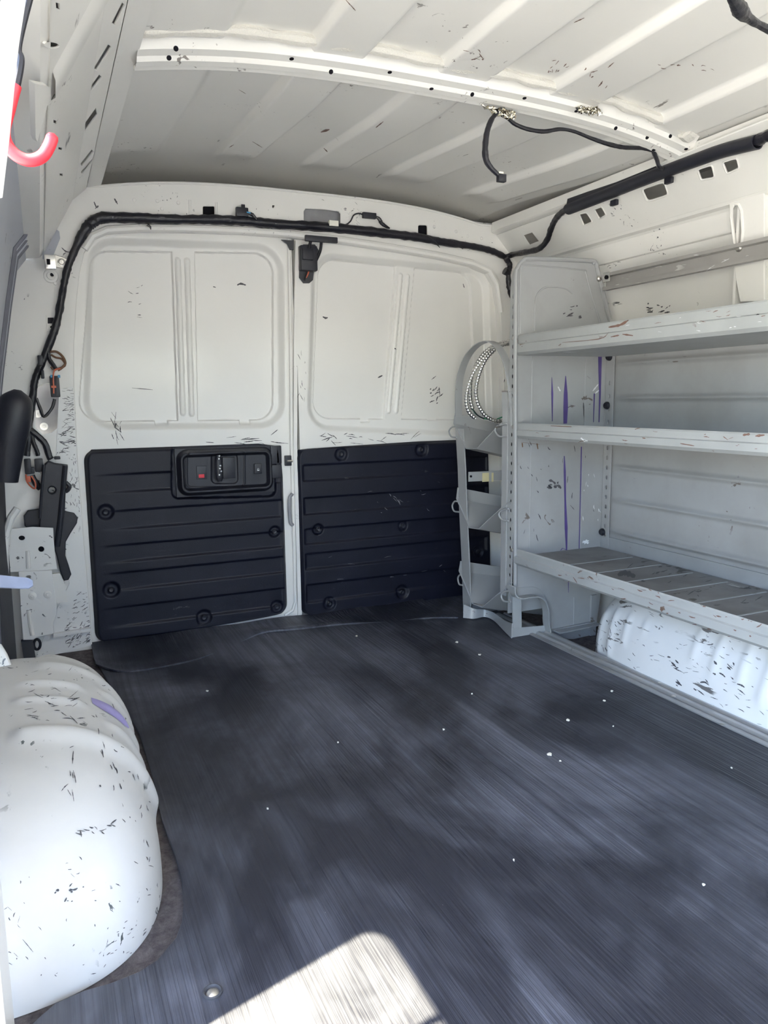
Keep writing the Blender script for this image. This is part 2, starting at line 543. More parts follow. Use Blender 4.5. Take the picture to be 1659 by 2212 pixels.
for px, py in [(380, 105), (365, 125), (435, 155), (543, 162), (630, 127), (715, 155), (698, 176), (842, 156), (965, 216), (1133, 212), (1245, 240), (1192, 262), (1330, 277), (1398, 297), (1448, 294), (1282, 288), (1412, 324), (1482, 322), (1302, 293), (932, 192), (1020, 204), (287, 147)]:
    surf_disc(bow, 'hole_shade_disc', px, py, .0045, 'hole_shade')  # dark discs stand in for the shade inside the bow's holes
def strokes(o, parent, mat, lines, name='scuff_marks'):
    """scuffs where the photo shows them: thin flakes lying on the surface"""
    bm = bmesh.new(); k = 0
    for ln in lines:
        pts, wd = ln[:-1], ln[-1]
        pts = smooth_path([np.array(p, float) for p in pts], 5) if len(pts) > 2 else [np.array(pts[0], float) * (1 - q_) + np.array(pts[1], float) * q_ for q_ in np.linspace(0, 1, 6)]
        prev = None
        for i, p in enumerate(pts):
            a_ = pts[min(i + 1, len(pts) - 1)] - pts[max(i - 1, 0)]
            nn = np.array([-a_[1], a_[0]]); nn /= np.linalg.norm(nn) + 1e-9
            ww = wd * (.25 + .75 * math.sin(math.pi * (i + .5) / len(pts))) * random.uniform(.6, 1.3) / 2
            A, B = surf(o, *(p + nn * ww)), surf(o, *(p - nn * ww))
            cur = None
            if A and B: cur = (bm.verts.new(A[0] + A[1] * .0007), bm.verts.new(B[0] + B[1] * .0007))
            if prev and cur and (prev[0].co - cur[0].co).length < .15: bm.faces.new((prev[0], prev[1], cur[1], cur[0])); k += 1
            prev = cur
    bmesh.ops.delete(bm, geom=[v for v in bm.verts if not v.link_faces], context='VERTS')
    if not k: bm.free(); return
    r_ = obj(name, bm, mat, parent, smooth=0); r_['kind'] = 'stuff'
    return r_
def scatter(x0, y0, x1, y1, n, ln, wd, ang=None, seed=1):
    rnd = random.Random(seed); out = []
    for _ in range(n):
        x, y = rnd.uniform(x0, x1), rnd.uniform(y0, y1); q_ = rnd.uniform(0, math.pi) if ang is None else ang + rnd.gauss(0, .35); l_ = ln * rnd.uniform(.3, 1.3)
        out.append(((x, y), (x + l_ * .5 * math.cos(q_) + rnd.uniform(-1, 1), y + l_ * .5 * math.sin(q_) + rnd.uniform(-1, 1)), (x + l_ * math.cos(q_), y + l_ * math.sin(q_)), wd * rnd.uniform(.5, 1.4)))
    return out

# ================================================================== left cant rail (above the side door)
LF = [(.205, 1.362), (.203, 1.346), (.165, 1.336), (.160, 1.330), (.128, 1.302), (.122, 1.296), (.040, 1.150), (.030, 1.138), (-.005, 1.132)]
bm = bmesh.new()
yy = np.linspace(-1.25, 2.36, 40)
add_loft(bm, [[(x, y, z) for x, z in [LF[0], LF[1], LF[2]]] for y in yy])
add_loft(bm, [[(x, y, z) for x, z in [LF[6], LF[7], LF[8], (-.03, 1.15), (-.078, 1.195)]] for y in yy])
rail_l = setp(obj('trim_2', bm, 'white'), kind='structure')
nS = V((0, 0, 0))
a = np.array([.162, 0, 1.333]); c_ = np.array([.124, 0, 1.299])
us = np.array([0, 1, 0]); vsn = (a - c_) / np.linalg.norm(a - c_)
nrm = np.cross(us, vsn)
slots = []
for q in [[(232, 95), (240, 100), (208, 150), (200, 148)], [(213, 160), (219, 166), (192, 200), (187, 195)], [(206, 232), (209, 246), (183, 282), (183, 264)],
          [(197, 322), (201, 327), (176, 358), (173, 352)], [(198, 342), (200, 346), (176, 374), (174, 370)], [(185, 412), (186, 418), (170, 438), (169, 432)], [(262, 4), (268, 10), (247, 52), (240, 48)]]:
    slots.append([onp(px, py, a, nrm) for px, py in q])
outl = [np.array([p[0], y, p[2]]) for p, y in ((c_, -1.25), (c_, 2.36), (a, 2.36), (a, -1.25))]
plate('slotted_flange', [outl] + slots, a, us, vsn, .003, 'white', rail_l, bev=.0008)
a2 = np.array([.124, 0, 1.299]); c2 = np.array([.040, 0, 1.150])
v2 = (a2 - c2) / np.linalg.norm(a2 - c2); n2 = np.cross(us, v2)
holes = [ellipse(110, 96, 16, 5.5, 18, .12), ellipse(160, 105, 6.5, 2.6, 12, .15), [(118, 4), (126, 6), (127, 19), (119, 17)], [(114, 258), (122, 261), (121, 267), (114, 264)],
         [(125, 317), (133, 319), (132, 324), (125, 322)], [(128, 374), (134, 375), (134, 380), (128, 379)], [(97, 303), (103, 305), (101, 310), (97, 308)]]
hl = [[onp(px, py, a2, n2) for px, py in h_] for h_ in holes]
outl = [np.array([p[0], y, p[2]]) for p, y in ((c2, -1.25), (c2, 2.36), (a2, 2.36), (a2, -1.25))]
plate('rail_face', [outl] + hl, a2, us, v2, .003, 'white', rail_l, bev=.0008)
# pressed saddle half way along
bm = bmesh.new()
def railp(y, s, off): return np.array(c2) + (np.array(a2) - np.array(c2)) * s + np.array([0, y, 0]) - np.sign(n2[2]) * n2 * off
rows = []
for y, o_ in ((1.10, .0), (1.13, .006), (1.19, .007), (1.215, .0)):
    rows.append([railp(y, s, o_) for s in np.linspace(.05, .97, 6)])
add_loft(bm, rows)
obj('rail_saddle', bm, 'white', rail_l)
bm = bmesh.new()
q = [onp(px, py, a2, n2) for px, py in ((62, 172), (92, 178), (98, 197), (70, 300), (66, 290))]
q2 = [p - np.sign(n2[2]) * n2 * .007 for p in q]
add_loft(bm, [q, q2], close=True)
obj('rail_bracket', bm, 'white', rail_l)

# ================================================================== right cant rail
RFp = np.array([1.525, 0, 1.312]); RFq = np.array([1.612, 0, 1.222])
vr = (RFp - RFq) / np.linalg.norm(RFp - RFq); nr = np.cross(us, vr)
hr = []
for q in [[(1252, 462), (1268, 459), (1280, 478), (1262, 486)], [(1284, 452), (1300, 446), (1310, 463), (1296, 472)], [(1388, 408), (1434, 393), (1443, 420), (1400, 434)], [(1508, 366), (1538, 356), (1544, 382), (1516, 388)], [(1562, 350), (1592, 341), (1597, 362), (1572, 374)],
          [(1315, 440), (1330, 434), (1332, 442), (1318, 446)], [(1434, 398), (1437, 390), (1452, 384), (1452, 392)]]:
    cx = sum(p[0] for p in q) / 4; cy = sum(p[1] for p in q) / 4
    qq = []
    for i in range(4):
        p0, p1, p2 = q[i - 1], q[i], q[(i + 1) % 4]
        qq += [(p1[0] + .2 * (p0[0] - p1[0]), p1[1] + .2 * (p0[1] - p1[1])), (p1[0] + .05 * (p0[0] + p2[0] - 2 * p1[0]), p1[1] + .05 * (p0[1] + p2[1] - 2 * p1[1])), (p1[0] + .2 * (p2[0] - p1[0]), p1[1] + .2 * (p2[1] - p1[1]))]
    hr.append([onp(px, py, RFp, nr) for px, py in qq])
hr.append([onp(px, py, RFp, nr) for px, py in [(1132, 508), (1150, 502), (1164, 520), (1145, 528)]])
outl = [np.array([p[0], y, p[2]]) for p, y in ((RFq, -1.25), (RFq, 2.37), (RFp, 2.37), (RFp, -1.25))]
bm = bmesh.new()
yy = np.linspace(-1.25, 2.36, 30)
add_loft(bm, [[(x, y, z) for x, z in [(1.500, 1.350), (1.497, 1.320), (1.505, 1.314), (1.525, 1.312)]] for y in yy])
add_loft(bm, [[(x, y, z) for x, z in [(1.612, 1.222), (1.618, 1.214), (1.640, 1.212), (1.646, 1.206), (1.650, 1.165), (1.658, 1.155), (1.67, 1.153)]] for y in yy])
rail_r = setp(obj('trim_3', bm, 'white'), kind='structure')
plate('perforated_rail_face', [outl] + hr, RFp, us, vr, .003, 'white', rail_r, bev=.001)
for lp in hr[:5]:                                # pressed lip round each opening
    cen = sum(lp) / len(lp); bm = bmesh.new()
    path = [cen + (p - cen) * 1.07 - nr * np.sign(nr[2]) * .001 for p in lp]
    add_tube(bm, path + path[:1], .0028, 6)
    obj('opening_lip', bm, 'white_clean', rail_r)
bm = bmesh.new()                                 # lower bracket plate where the bow lands
add_strip(bm, [(1.492, 1.56, 1.318), (1.492, 1.40, 1.322), (1.49, 1.15, 1.325), (1.49, .8, 1.325)], (.02, 0, -.012), (.0, 0, .003))
obj('landing_flange', bm, 'white', rail_r)

# ================================================================== right side wall (body side behind the shelving)
bm = bmesh.new()
wz_ = [(-.036, 1.70), (.5, 1.705), (.9, 1.695), (1.05, 1.685), (1.12, 1.678), (1.155, 1.668)]
add_loft(bm, [[(x, y, z) for y in np.linspace(-.30, 2.46, 24)] for z, x in wz_])
add_loft(bm, [[(x, y, z) for y in np.linspace(-1.24, -.30, 6)] for z, x in wz_[:2]])
wr = setp(obj('wall_right', bm, 'white', smooth=60), kind='structure')
bm = bmesh.new()
add_box(bm, (1.725, -.32, -.05), (1.76, 2.76, 1.45))
obj('outer_skin', bm, 'white_clean', wr, smooth=0)
# upright pillar with a long slot, behind the shelf
xp = 1.618
pl = [(1575, 425), (1588, 412), (1600, 408), (1640, 398), (1652, 402), (1652, 650), (1600, 652), (1590, 600), (1583, 520)]
slot = [(1581, 470), (1582, 450), (1588, 441), (1597, 442), (1603, 455), (1606, 500), (1603, 535), (1596, 540), (1588, 525)]
hole = ellipse(1608, 559, 8, 7, 14)
bm = bmesh.new()
outl = pts_x(pl, xp); slot3 = pts_x(slot, xp); hole3 = pts_x(hole, xp)
bm.free()
p_ = plate('pillar', [outl, slot3, hole3], (xp, 0, 0), (0, -1, 0), (0, 0, 1), .004, 'white', wr, bev=.0015)
bm = bmesh.new()
path = slot3 + slot3[:1]
add_tube(bm, [p + np.array([-.002, 0, 0]) for p in path], .004, 6)
add_tube(bm, [p + np.array([-.002, 0, 0]) for p in hole3 + hole3[:1]], .004, 6)
obj('pillar_lip', bm, 'white_clean', wr)
bm = bmesh.new()                                 # pillar web back to the skin
e0, e1 = onx(1590, 420, xp), onx(1652, 420, xp)
add_box(bm, (xp + .003, e1[1], .93), (1.70, e1[1] + .01, e1[2])); add_box(bm, (xp + .003, e0[1] - .012, .93), (1.70, e0[1] - .004, e0[2] - .03))
obj('pillar_web', bm, 'white', wr, smooth=0)

# ================================================================== rear frame round the doors
open_px = [(200, 1404), (193, 1300), (184, 1200), (168, 1000), (160, 830), (160, 740), (165, 650), (172, 590), (182, 545), (200, 517), (232, 503), (300, 499), (400, 500), (520, 504), (620, 511), (735, 524), (850, 541),
           (950, 558), (1020, 574), (1055, 590), (1072, 620), (1080, 680), (1086, 800), (1088, 1000), (1090, 1300)]
opening = pts_y(open_px, YF)
opening[0][2] = -.004; opening[-1][2] = -.004
top = []
for x in np.linspace(1.70, -.14, 30): top.append((x, YF, max(roof_z(x), 1.357) - .014))
outer = [(-.14, YF, -.004)] + [tuple(p) for p in opening] + [(1.70, YF, -.004)] + top
def hp(l): return pts_y(l, YF)
fr_holes = [hp(rrect(438, 463, 446, 468, 2.5, 3)), hp([(656, 457), (660, 451), (700, 453), (731, 457), (735, 462), (735, 485), (656, 481)]), hp(rrect(903, 922, 487, 509, 3, 3)), hp(ellipse(590, 446, 2.4, 2.6, 10)),
            hp(rrect(103, 116, 686, 699, .5, 2)), hp(ellipse(111, 706, 3, 3, 12)), hp(ellipse(113, 593, 5, 4.5, 14)), hp([(1066, 610), (1072, 608), (1073, 611), (1068, 613)]),
            hp([(77, 845), (84, 834), (100, 829), (118, 830), (127, 842), (134, 860), (135, 905), (128, 922), (112, 934), (92, 938), (78, 925)])]
wall = plate('wall_rear', [outer] + fr_holes, (0, YF, 0), (1, 0, 0), (0, 0, 1), .006, 'white', bev=.0025)
setp(wall, kind='structure')
bm = bmesh.new()                                 # return flange into the door opening + outer skin behind everything
add_loft(bm, [[p + np.array([0, -.001, 0]) for p in opening], [p + np.array([0, .045, 0]) for p in opening]])
obj('door_jamb', bm, 'white', wall)
bm = bmesh.new()
add_box(bm, (-.2, 2.485, -.05), (1.76, 2.50, 1.38))
obj('outer_skin', bm, 'white', wall, smooth=0)
bm = bmesh.new(); add_box(bm, (-.2, 2.74, 1.30), (1.76, 2.76, 1.55)); obj('roof_end', bm, 'white', wall, smooth=0)
bm = bmesh.new()
add_loft(bm, [[(x, y, max(float(roof_z(x)), 1.357) - .018) for x in np.linspace(-.2, 1.76, 40)] for y in (YF + .004, 2.76)])
obj('header_top', bm, 'white', wall)
bm = bmesh.new()                                 # header: rolled lip above the doors and folded top edge
lp = [np.array(p) for p in opening[8:22]]
add_tube(bm, [p + np.array([0, -.006, .008]) for p in lp], .011, 8)
obj('header_lip', bm, 'white', wall)
bm = bmesh.new()
add_tube(bm, [(x, YF - .004, max(roof_z(x), 1.357) - .015) for x in np.linspace(.17, 1.56, 40)], .004, 8)
obj('header_fold', bm, 'white', wall)
bm = bmesh.new()                                 # pressed beads on the header
for px0, py0, px1, py1 in [(410, 432, 411, 486), (467, 437, 469, 489)]:
    add_tube(bm, pts_y([(px0, py0), (px1, py1)], YF - .003), .004, 6)
obj('header_bead', bm, 'white_clean', wall)
bm = bmesh.new()                                 # spot welds
for px, py in [(290, 432), (340, 434), (385, 438), (350, 451), (757, 462), (938, 490), (985, 500), (1010, 510), (120, 612), (1040, 515)]:
    p = ony(px, py, YF - .003); add_lathe(bm, p, (0, -1, 0), [(.006, 0), (.004, .0015), (0, .0012)], 10)
obj('spot_weld', bm, 'white_clean', wall)
bm = bmesh.new()                                 # round boss + square socket on the left pillar
p = ony(110, 596, YF - .003)
add_lathe(bm, p, (0, -1, 0), [(.020, 0), (.018, .002), (.012, .003), (.010, .006), (.0075, .006)], 24)
obj('pillar_boss', bm, 'white', wall)
bm = bmesh.new()
add_strip(bm, pts_y([(100, 697), (119, 697)], YF - .0035), [(0, 0, .046)] * 2, (0, .002, 0))
wp = plate_y('pillar_socket', [[(99, 681), (119, 681), (120, 716), (101, 716)], rrect(103, 116, 686, 699, .5, 2), ellipse(111, 707, 3, 3, 12)], YF - .004, .003, 'white', wall, bev=.0006)
bm.free()
bm = bmesh.new()                                 # deep oval well in the left pillar with two studs
p0 = ony(106, 884, YF + .03)
add_box(bm, (p0[0] - .07, YF + .032, p0[2] - .09), (p0[0] + .07, YF + .036, p0[2] + .09))
obj('pillar_well', bm, 'primer', wall, smooth=0)  # grey of the bare skin, with the well's shade put into it
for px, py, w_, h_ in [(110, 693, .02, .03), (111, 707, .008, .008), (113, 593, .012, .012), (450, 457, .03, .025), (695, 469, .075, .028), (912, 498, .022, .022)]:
    p0 = ony(px, py, YF + .02); bm = bmesh.new(); add_box(bm, p0 - np.array([w_, 0, h_]), p0 + np.array([w_, .003, h_])); obj('cavity_shade', bm, 'primer' if px == 695 else 'hole_shade', wall, smooth=0)  # near-black and grey plates paint the shade behind the frame holes
bm = bmesh.new()
for px, py in [(82, 894), (95, 921)]:
    p = ony(px, py, YF + .03)
    add_lathe(bm, p, (0, -1, 0), [(.011, 0), (.011, .004), (.008, .005), (.005, .005), (.004, .012), (0, .013)], 18)
obj('pillar_stud', bm, 'white_clean', wall)
bm = bmesh.new()                                 # stepped lower pillar: fold line and sill
add_strip(bm, pts_y([(115, 1372), (196, 1358)], YF - .012), [(0, 0, .01)] * 2, (0, .022, 0))
obj('pillar_sill', bm, 'white_worn', wall)
# worn patch panel low on the left pillar: scratched enamel
pw = plate_y('pillar_skin', [[(128, 840), (158, 835), (166, 1000), (182, 1200), (194, 1340), (196, 1395), (75, 1425), (110, 1340), (150, 1260), (120, 1000)]], YF - .0045, .002, 'white_worn', wall, bev=.0005)
bm = bmesh.new()                                 # diagonal corner gusset top left
g = [(92, 485), (112, 488), (128, 500), (130, 515), (112, 560), (92, 560)]
plate_y('pillar_recess', [g], YF - .005, .004, 'greyblue_panel', wall, bev=.001)
bm.free()

# ================================================================== rear doors
def door_panel(name, x0, x1, wout, win, ribx, beads, z0=.0, z1=1.262, mats='white_clean', rout=.085, rin=.06):
    nx, nz = int((x1 - x0) / .0022), int((z1 - z0) / .0026)
    X, Z = np.meshgrid(np.linspace(x0, x1, nx), np.linspace(z0, z1, nz), indexing='ij')
    d = np.zeros_like(X)
    so_ = sd_poly(X, Z, ccw(wout), rout)
    d += .020 * (1 - sstep(so_, -.022, .002))
    si = sd_poly(X, Z, ccw(win), rin)
    lo, hi = ribx
    xl = np.interp(Z, [lo[1][1], lo[0][1]], [lo[1][0], lo[0][0]]); xr = np.interp(Z, [hi[1][1], hi[0][1]], [hi[1][0], hi[0][0]])
    ins = np.minimum(np.maximum(si, X - xl), np.maximum(si, xr - X))
    for (tx0, tx1, tz0, tz1) in beads.get('tabs', []):
        ins = np.minimum(ins, np.maximum.reduce([tx0 - X, X - tx1, tz0 - Z, Z - tz1]))
    d += .010 * (1 - sstep(ins, -.0030, .0005))
    for (ax, az), (bx, bz) in beads['lines']:
        s = np.clip(((X - ax) * (bx - ax) + (Z - az) * (bz - az)) / ((bx - ax) ** 2 + (bz - az) ** 2), 0, 1)
        dd = np.hypot(X - ax - s * (bx - ax), Z - az - s * (bz - az))
        d -= .0075 * np.sqrt(np.clip(1 - (dd / .0085) ** 2, 0, 1))
    P = np.stack([X, YD + d, Z], -1)
    return setp(grid_obj(name, P, mats, thick=(0, .03, 0), smooth=50), kind='structure')
q = lambda px, py: xz(px, py, YD + .012)
d1 = door_panel('door_1', .066, .772, [q(178, 930), q(615, 925), q(612, 528), q(188, 512)], [q(166, 912), q(592, 908), q(592, 545), q(196, 540)],
                ((q(373, 540), q(386, 912)), (q(421, 540), q(428, 912))),
                {'lines': [(q(385, 562), q(396, 892)), (q(405, 562), q(415, 894))], 'tabs': [(*[q(283, 0)[0], q(315, 0)[0]], q(300, 921)[1], q(300, 900)[1]), (q(482, 0)[0], q(508, 0)[0], q(495, 919)[1], q(495, 900)[1])]})
d2 = door_panel('door_2', .781, 1.60, [q(660, 930), q(1062, 945), q(1052, 582), q(672, 543)], [q(676, 905), q(1032, 908), q(1018, 588), q(690, 556)],
                ((q(859, 560), q(832, 905)), (q(899, 560), q(869, 905))),
                {'lines': [(q(867, 595), q(841, 888)), (q(882, 597), q(857, 888))], 'tabs': [(q(766, 0)[0], q(788, 0)[0], q(776, 913)[1], q(776, 890)[1]), (q(923, 0)[0], q(948, 0)[0], q(936, 909)[1], q(936, 890)[1])]})
bm = bmesh.new()                                  # rolled meeting edge of each door
add_tube(bm, pts_y([(624, 516), (628, 700), (630, 960), (634, 1120), (638, 1300), (632, 1318), (615, 1329)], YD - .004), .006, 8)
obj('meeting_edge', bm, 'white', d1)
bm = bmesh.new()
add_strip(bm, pts_y([(641, 520), (638, 700), (637, 960), (641, 1120), (647, 1333)], YD - .004), [(.012, 0, 0)] * 5, (0, .012, 0))
add_strip(bm, pts_y([(645, 1331), (705, 1327)], YD - .004), [(0, 0, .01)] * 2, (0, .012, 0))
obj('meeting_edge', bm, 'white', d2)
# latch, grab slot in the seam
bm = bmesh.new()
p = ony(622, 995, YD - .006); add_box(bm, (p[0] - .011, p[1] - .006, p[2] - .017), (p[0] + .011, p[1] + .006, p[2] + .017), .002)
obj('latch', bm, 'black', d1)
bm = bmesh.new(); add_tube(bm, pts_y([(620, 996), (632, 996)], YD - .015), .004, 8); obj('latch_pin', bm, 'steel', d1)
bm = bmesh.new(); add_tube(bm, smooth_path(pts_y([(632, 1066), (625, 1080), (627, 1125), (633, 1135)], YD - .008), 5), .006, 8); obj('grab_slot', bm, 'primer', d1)

# --- black trim panels
BANDS = [(1002, 1037), (1072, 1108), (1138, 1171), (1191, 1225), (1257, 1295)]
BANDZ = [(xz(700, b_, YD)[1], xz(700, a_, YD)[1]) for a_, b_ in BANDS]
def trim_panel(parent, poly, dimples, band_x, fade=.006, r=.035, cut=None):
    P = np.array(poly)
    x0, x1, z0, z1 = P[:, 0].min() - .0, P[:, 0].max(), P[:, 1].min(), P[:, 1].max()
    nx, nz = int((x1 - x0) / .0026), int((z1 - z0) / .0026)
    U, W = np.meshgrid(np.linspace(0, 1, nx), np.linspace(0, 1, nz), indexing='ij')
    Z = z0 + (z1 - z0) * W
    # left and right outline as a function of height, corners rounded
    lz = np.linspace(z0, z1, 400)
    pl = ccw(poly)
    xsr = np.linspace(x0 - .01, x1 + .01, 1400)
    XX, ZZ = np.meshgrid(xsr, lz, indexing='ij')
    s = sd_poly(XX, ZZ, pl, r) <= 0
    lft = np.array([xsr[s[:, j]].min() if s[:, j].any() else np.nan for j in range(400)])
    rgt = np.array([xsr[s[:, j]].max() if s[:, j].any() else np.nan for j in range(400)])
    ok = ~np.isnan(lft); lft = np.interp(lz, lz[ok], lft[ok]); rgt = np.interp(lz, lz[ok], rgt[ok])
    k = np.ones(9) / 9
    lft = np.convolve(np.pad(lft, 4, 'edge'), k, 'valid'); rgt = np.convolve(np.pad(rgt, 4, 'edge'), k, 'valid')
    XL = np.interp(Z, lz, lft); XR = np.interp(Z, lz, rgt)
    X = XL + (XR - XL) * U
    edge = np.minimum(np.minimum(X - XL, XR - X), np.minimum(Z - z0, z1 - Z))
    h = .018 * sstep(edge, -.001, .012)
    band = np.zeros_like(X)
    for zl, zh in BANDZ:
        bb = sstep(Z, zl - .003, zl + .006) * (1 - sstep(Z, zh - .003, zh + .003))
        band = np.maximum(band, bb)
    band *= sstep(X, band_x[0] - .004, band_x[0] + fade) * (1 - sstep(X, band_x[1] - .012, band_x[1] + .004))
    h -= .0065 * band
    for (dx, dz, rr) in dimples:
        dd = np.hypot(X - dx, Z - dz)
        h -= .008 * (1 - sstep(dd, rr * .62, rr))
        h += .004 * (1 - sstep(dd, rr * .25, rr * .4))
    if cut: h = h * np.clip(sstep(sd_poly(X, Z, ccw(cut), .02), -.002, .006), .15, 1)
    P3 = np.stack([X, YD - .003 - h, Z], -1)
    tp = grid_obj('trim_panel', P3, 'trim', parent, thick=(0, .012, 0), smooth=60)
    for (dx, dz, rr) in dimples:
        bm = bmesh.new()
        add_lathe(bm, (dx, YD - .014, dz), (0, -1, 0), [(.0085, 0), (.0085, .003), (.006, .005), (.003, .004), (0, .004)], 16)
        obj('trim_clip', bm, 'black', tp)
    return tp
q = lambda px, py: xz(px, py, YD - .01)
dims = [(*q(228, 1106), .026), (*q(592, 1148), .022), (*q(240, 1273), .028), (*q(440, 1333), .028), (*q(597, 1310), .024)]
t1 = trim_panel(d1, [q(207, 1392), q(622, 1325), q(612, 1030), q(606, 958), q(180, 972)], dims, (q(205, 1200)[0], q(612, 1200)[0]), fade=.16, cut=[q(372, 1075), q(592, 1070), q(592, 962), q(372, 962)])
dims = [(*q(735, 981), .026), (*q(908, 971), .028), (*q(686, 1143), .022), (*q(869, 1136), .020), (*q(710, 1303), .026), (*q(867, 1278), .028), (*q(1030, 1190), .024)]
t2 = trim_panel(d2, [q(652, 1332), q(1062, 1284), q(1056, 948), q(638, 968)], dims, (q(655, 1100)[0], q(1050, 1100)[0]))

# --- handle bezel with pull, lock slider and lock switch
zc0, zc1 = q(480, 1068)[1], q(480, 966)[1]
xb0, xb1 = q(378, 1000)[0], q(590, 1000)[0]
nx, nz = 220, 130
X, Z = np.meshgrid(np.linspace(xb0, xb1, nx), np.linspace(zc0, zc1, nz), indexing='ij')
so_ = sd_poly(X, Z, ccw([(xb0 + .002, zc0 + .002), (xb1 - .002, zc0 + .002), (xb1 - .002, zc1 - .002), (xb0 + .002, zc1 - .002)]), .035)
h = .024 * (1 - sstep(so_, -.013, .0)) - .02 * (1 - sstep(so_, -.026, -.016))
xv0, xv1 = q(470, 0)[0], q(545, 0)[0]
sv = sd_poly(X, Z, ccw([q(454, 1046), q(515, 1046), q(513, 978), q(454, 978)]), .018)
h -= .004 * (1 - sstep(sv, -.006, .001))
sl_ = np.abs(sd_poly(X, Z, ccw([q(402, 1052), q(526, 1052), q(526, 972), q(402, 972)]), .015))
h += .0025 * (1 - sstep(sl_, .001, .004))
bz = grid_obj('handle_bezel', np.stack([X, YD - .014 - h, Z], -1), 'black', d1, thick=(0, .012, 0), smooth=60)
bm = bmesh.new()
pa = pts_y([(472, 983), (472, 995), (473, 1012), (474, 1030), (475, 1040)], YD - .028)
add_tube(bm, smooth_path(pa, 4), [.006, .012, .013, .012, .007], 12, flat=((0, 1, 0), .7))
a_, c_2 = ony(480, 988, YD - .026), ony(508, 1032, YD - .022)
add_box(bm, (a_[0], a_[1] - .004, c_2[2]), (c_2[0], c_2[1] + .002, a_[2]), .003)
obj('pull_handle', bm, 'black', bz)
bm = bmesh.new()
for (x_, y_) in [(474, 985), (473, 991), (476, 1006), (475, 1012), (478, 1018), (474, 1026)]:
    p = ony(x_, y_, YD - .0365); add_box(bm, p - np.array([.002, .0008, .0025]), p + np.array([.0022, .0012, .0025]), .0006, Matrix.Rotation(random.random() * 2, 3, 'Y'))
obj('worn_spot', bm, 'scuffwhite', bz, smooth=0)
bm = bmesh.new(); add_box(bm, ony(426, 1036, YD - .022), ony(446, 1006, YD - .018), .0012); obj('lock_slider', bm, 'black', bz)
bm = bmesh.new(); add_box(bm, ony(429.5, 1032.5, YD - .0238), ony(441, 1024, YD - .021), .0005); obj('red_mark', bm, 'redmark', bz)
bm = bmesh.new(); add_box(bm, ony(550.5, 1024, YD - .028), ony(564, 1001, YD - .018), .0015); obj('lock_switch', bm, 'black', bz)
bm = bmesh.new()
pc = ony(558, 1015, YD - .0285)
add_box(bm, pc + np.array([-.0035, -.0006, -.003]), pc + np.array([.0035, .0006, .0002]), .0002)
add_tube(bm, [pc + np.array([-.0025, 0, .0]), pc + np.array([-.0025, 0, .003]), pc + np.array([-.001, 0, .0048]), pc + np.array([.001, 0, .0048]), pc + np.array([.0025, 0, .003]), pc + np.array([.0025, 0, .001])], .0007, 6)
obj('padlock_symbol', bm, 'whitemark', bz)
bm = bmesh.new()
p0, p1 = ony(588, 1034, YD - .022), ony(606, 1003, YD - .008)
add_box(bm, p0, p1, .003)
obj('strap_clip', bm, 'black', t1)
p0, p1 = ony(586, 1003, YD - .021), ony(606, 962, YD - .010)
bm = bmesh.new(); add_box(bm, p0, p1, .004); obj('corner_pad', bm, 'black', t1)

# --- cable boot at the top of the right door
p = ony(661, 580, YD - .003)
boot = empty('cable_boot', p, 'black wiring connector in oval slot above door seam, under header plate', 'connector')
bm = bmesh.new()
plate_y('slot_bezel', [[(648, 535), (655, 528), (680, 528), (688, 540), (686, 560), (680, 570), (676, 605), (668, 612), (655, 612), (646, 600)]], YD - .0025, .003, 'rubber', boot, bev=.001)
add_box(bm, ony(651, 583, YD - .035), ony(679, 535, YD - .005), .004)
add_box(bm, ony(655, 560, YD - .045), ony(672, 540, YD - .02), .003)
obj('connector_body', bm, 'black', boot)
bm = bmesh.new()
add_tube(bm, smooth_path(pts_y([(694, 520), (692, 540), (684, 560), (674, 578)], YD - .03), 5), .005, 8)
add_tube(bm, smooth_path(pts_y([(671, 520), (668, 535), (664, 552)], YD - .04), 5), .005, 8)
obj('lead', bm, 'tape', boot)
bm = bmesh.new(); add_tube(bm, smooth_path(pts_y([(667, 582), (666, 590), (661, 600)], YD - .012), 4), .0024, 6); obj('wire', bm, 'orange', boot)
bm = bmesh.new(); add_tube(bm, smooth_path(pts_y([(664, 583), (662, 592), (658, 606)], YD - .012), 4), .0026, 6); obj('wire', bm, 'tape', boot)
bm = bmesh.new(); add_box(bm, ony(660, 520, YF - .024), ony(727, 514, YF - .012), .003); obj('cover_plate', bm, 'black', boot)
# black rubber wedge on the seam
o = plate_y('seam_pad', [[(607, 518), (634, 520), (634, 540), (626, 540), (620, 527)]], YD - .012, .008, 'rubber', bev=.001)
setp(o, 'small black rubber pad at the top corner of the left rear door', 'rubber pad')

# ================================================================== left side wall (mostly edge-on) with door aperture
def lside(y): return [(-.005, 1.132), (-.03, 1.10), (-.055, .98), (-.085, .82), (-.105, .70), (-.125, .45), (-.135, .2), (-.14, -.01)]
bm = bmesh.new()
add_loft(bm, [[(x, y, z) for x, z in lside(y)] for y in np.linspace(.76, 2.40, 24)])
wl = setp(obj('wall_left', bm, 'greyblue_panel', smooth=60), kind='structure')
bm = bmesh.new()
for y, r in ((2.03, .006), (2.10, .005), (2.17, .007)):
    add_tube(bm, [(.01, y, 1.17)] + [(x + .002, y, z) for x, z in lside(y)], r, 8)
    obj('weather_strip', bm, 'strip', wl); bm = bmesh.new()
bm = bmesh.new()
for y, r in ((2.065, .003), (2.135, .004)):
    add_tube(bm, [(.012, y, 1.17)] + [(x + .003, y, z) for x, z in lside(y)], r, 8)
    obj('seam_edge', bm, 'greyblue_panel', wl); bm = bmesh.new()
bm.free()
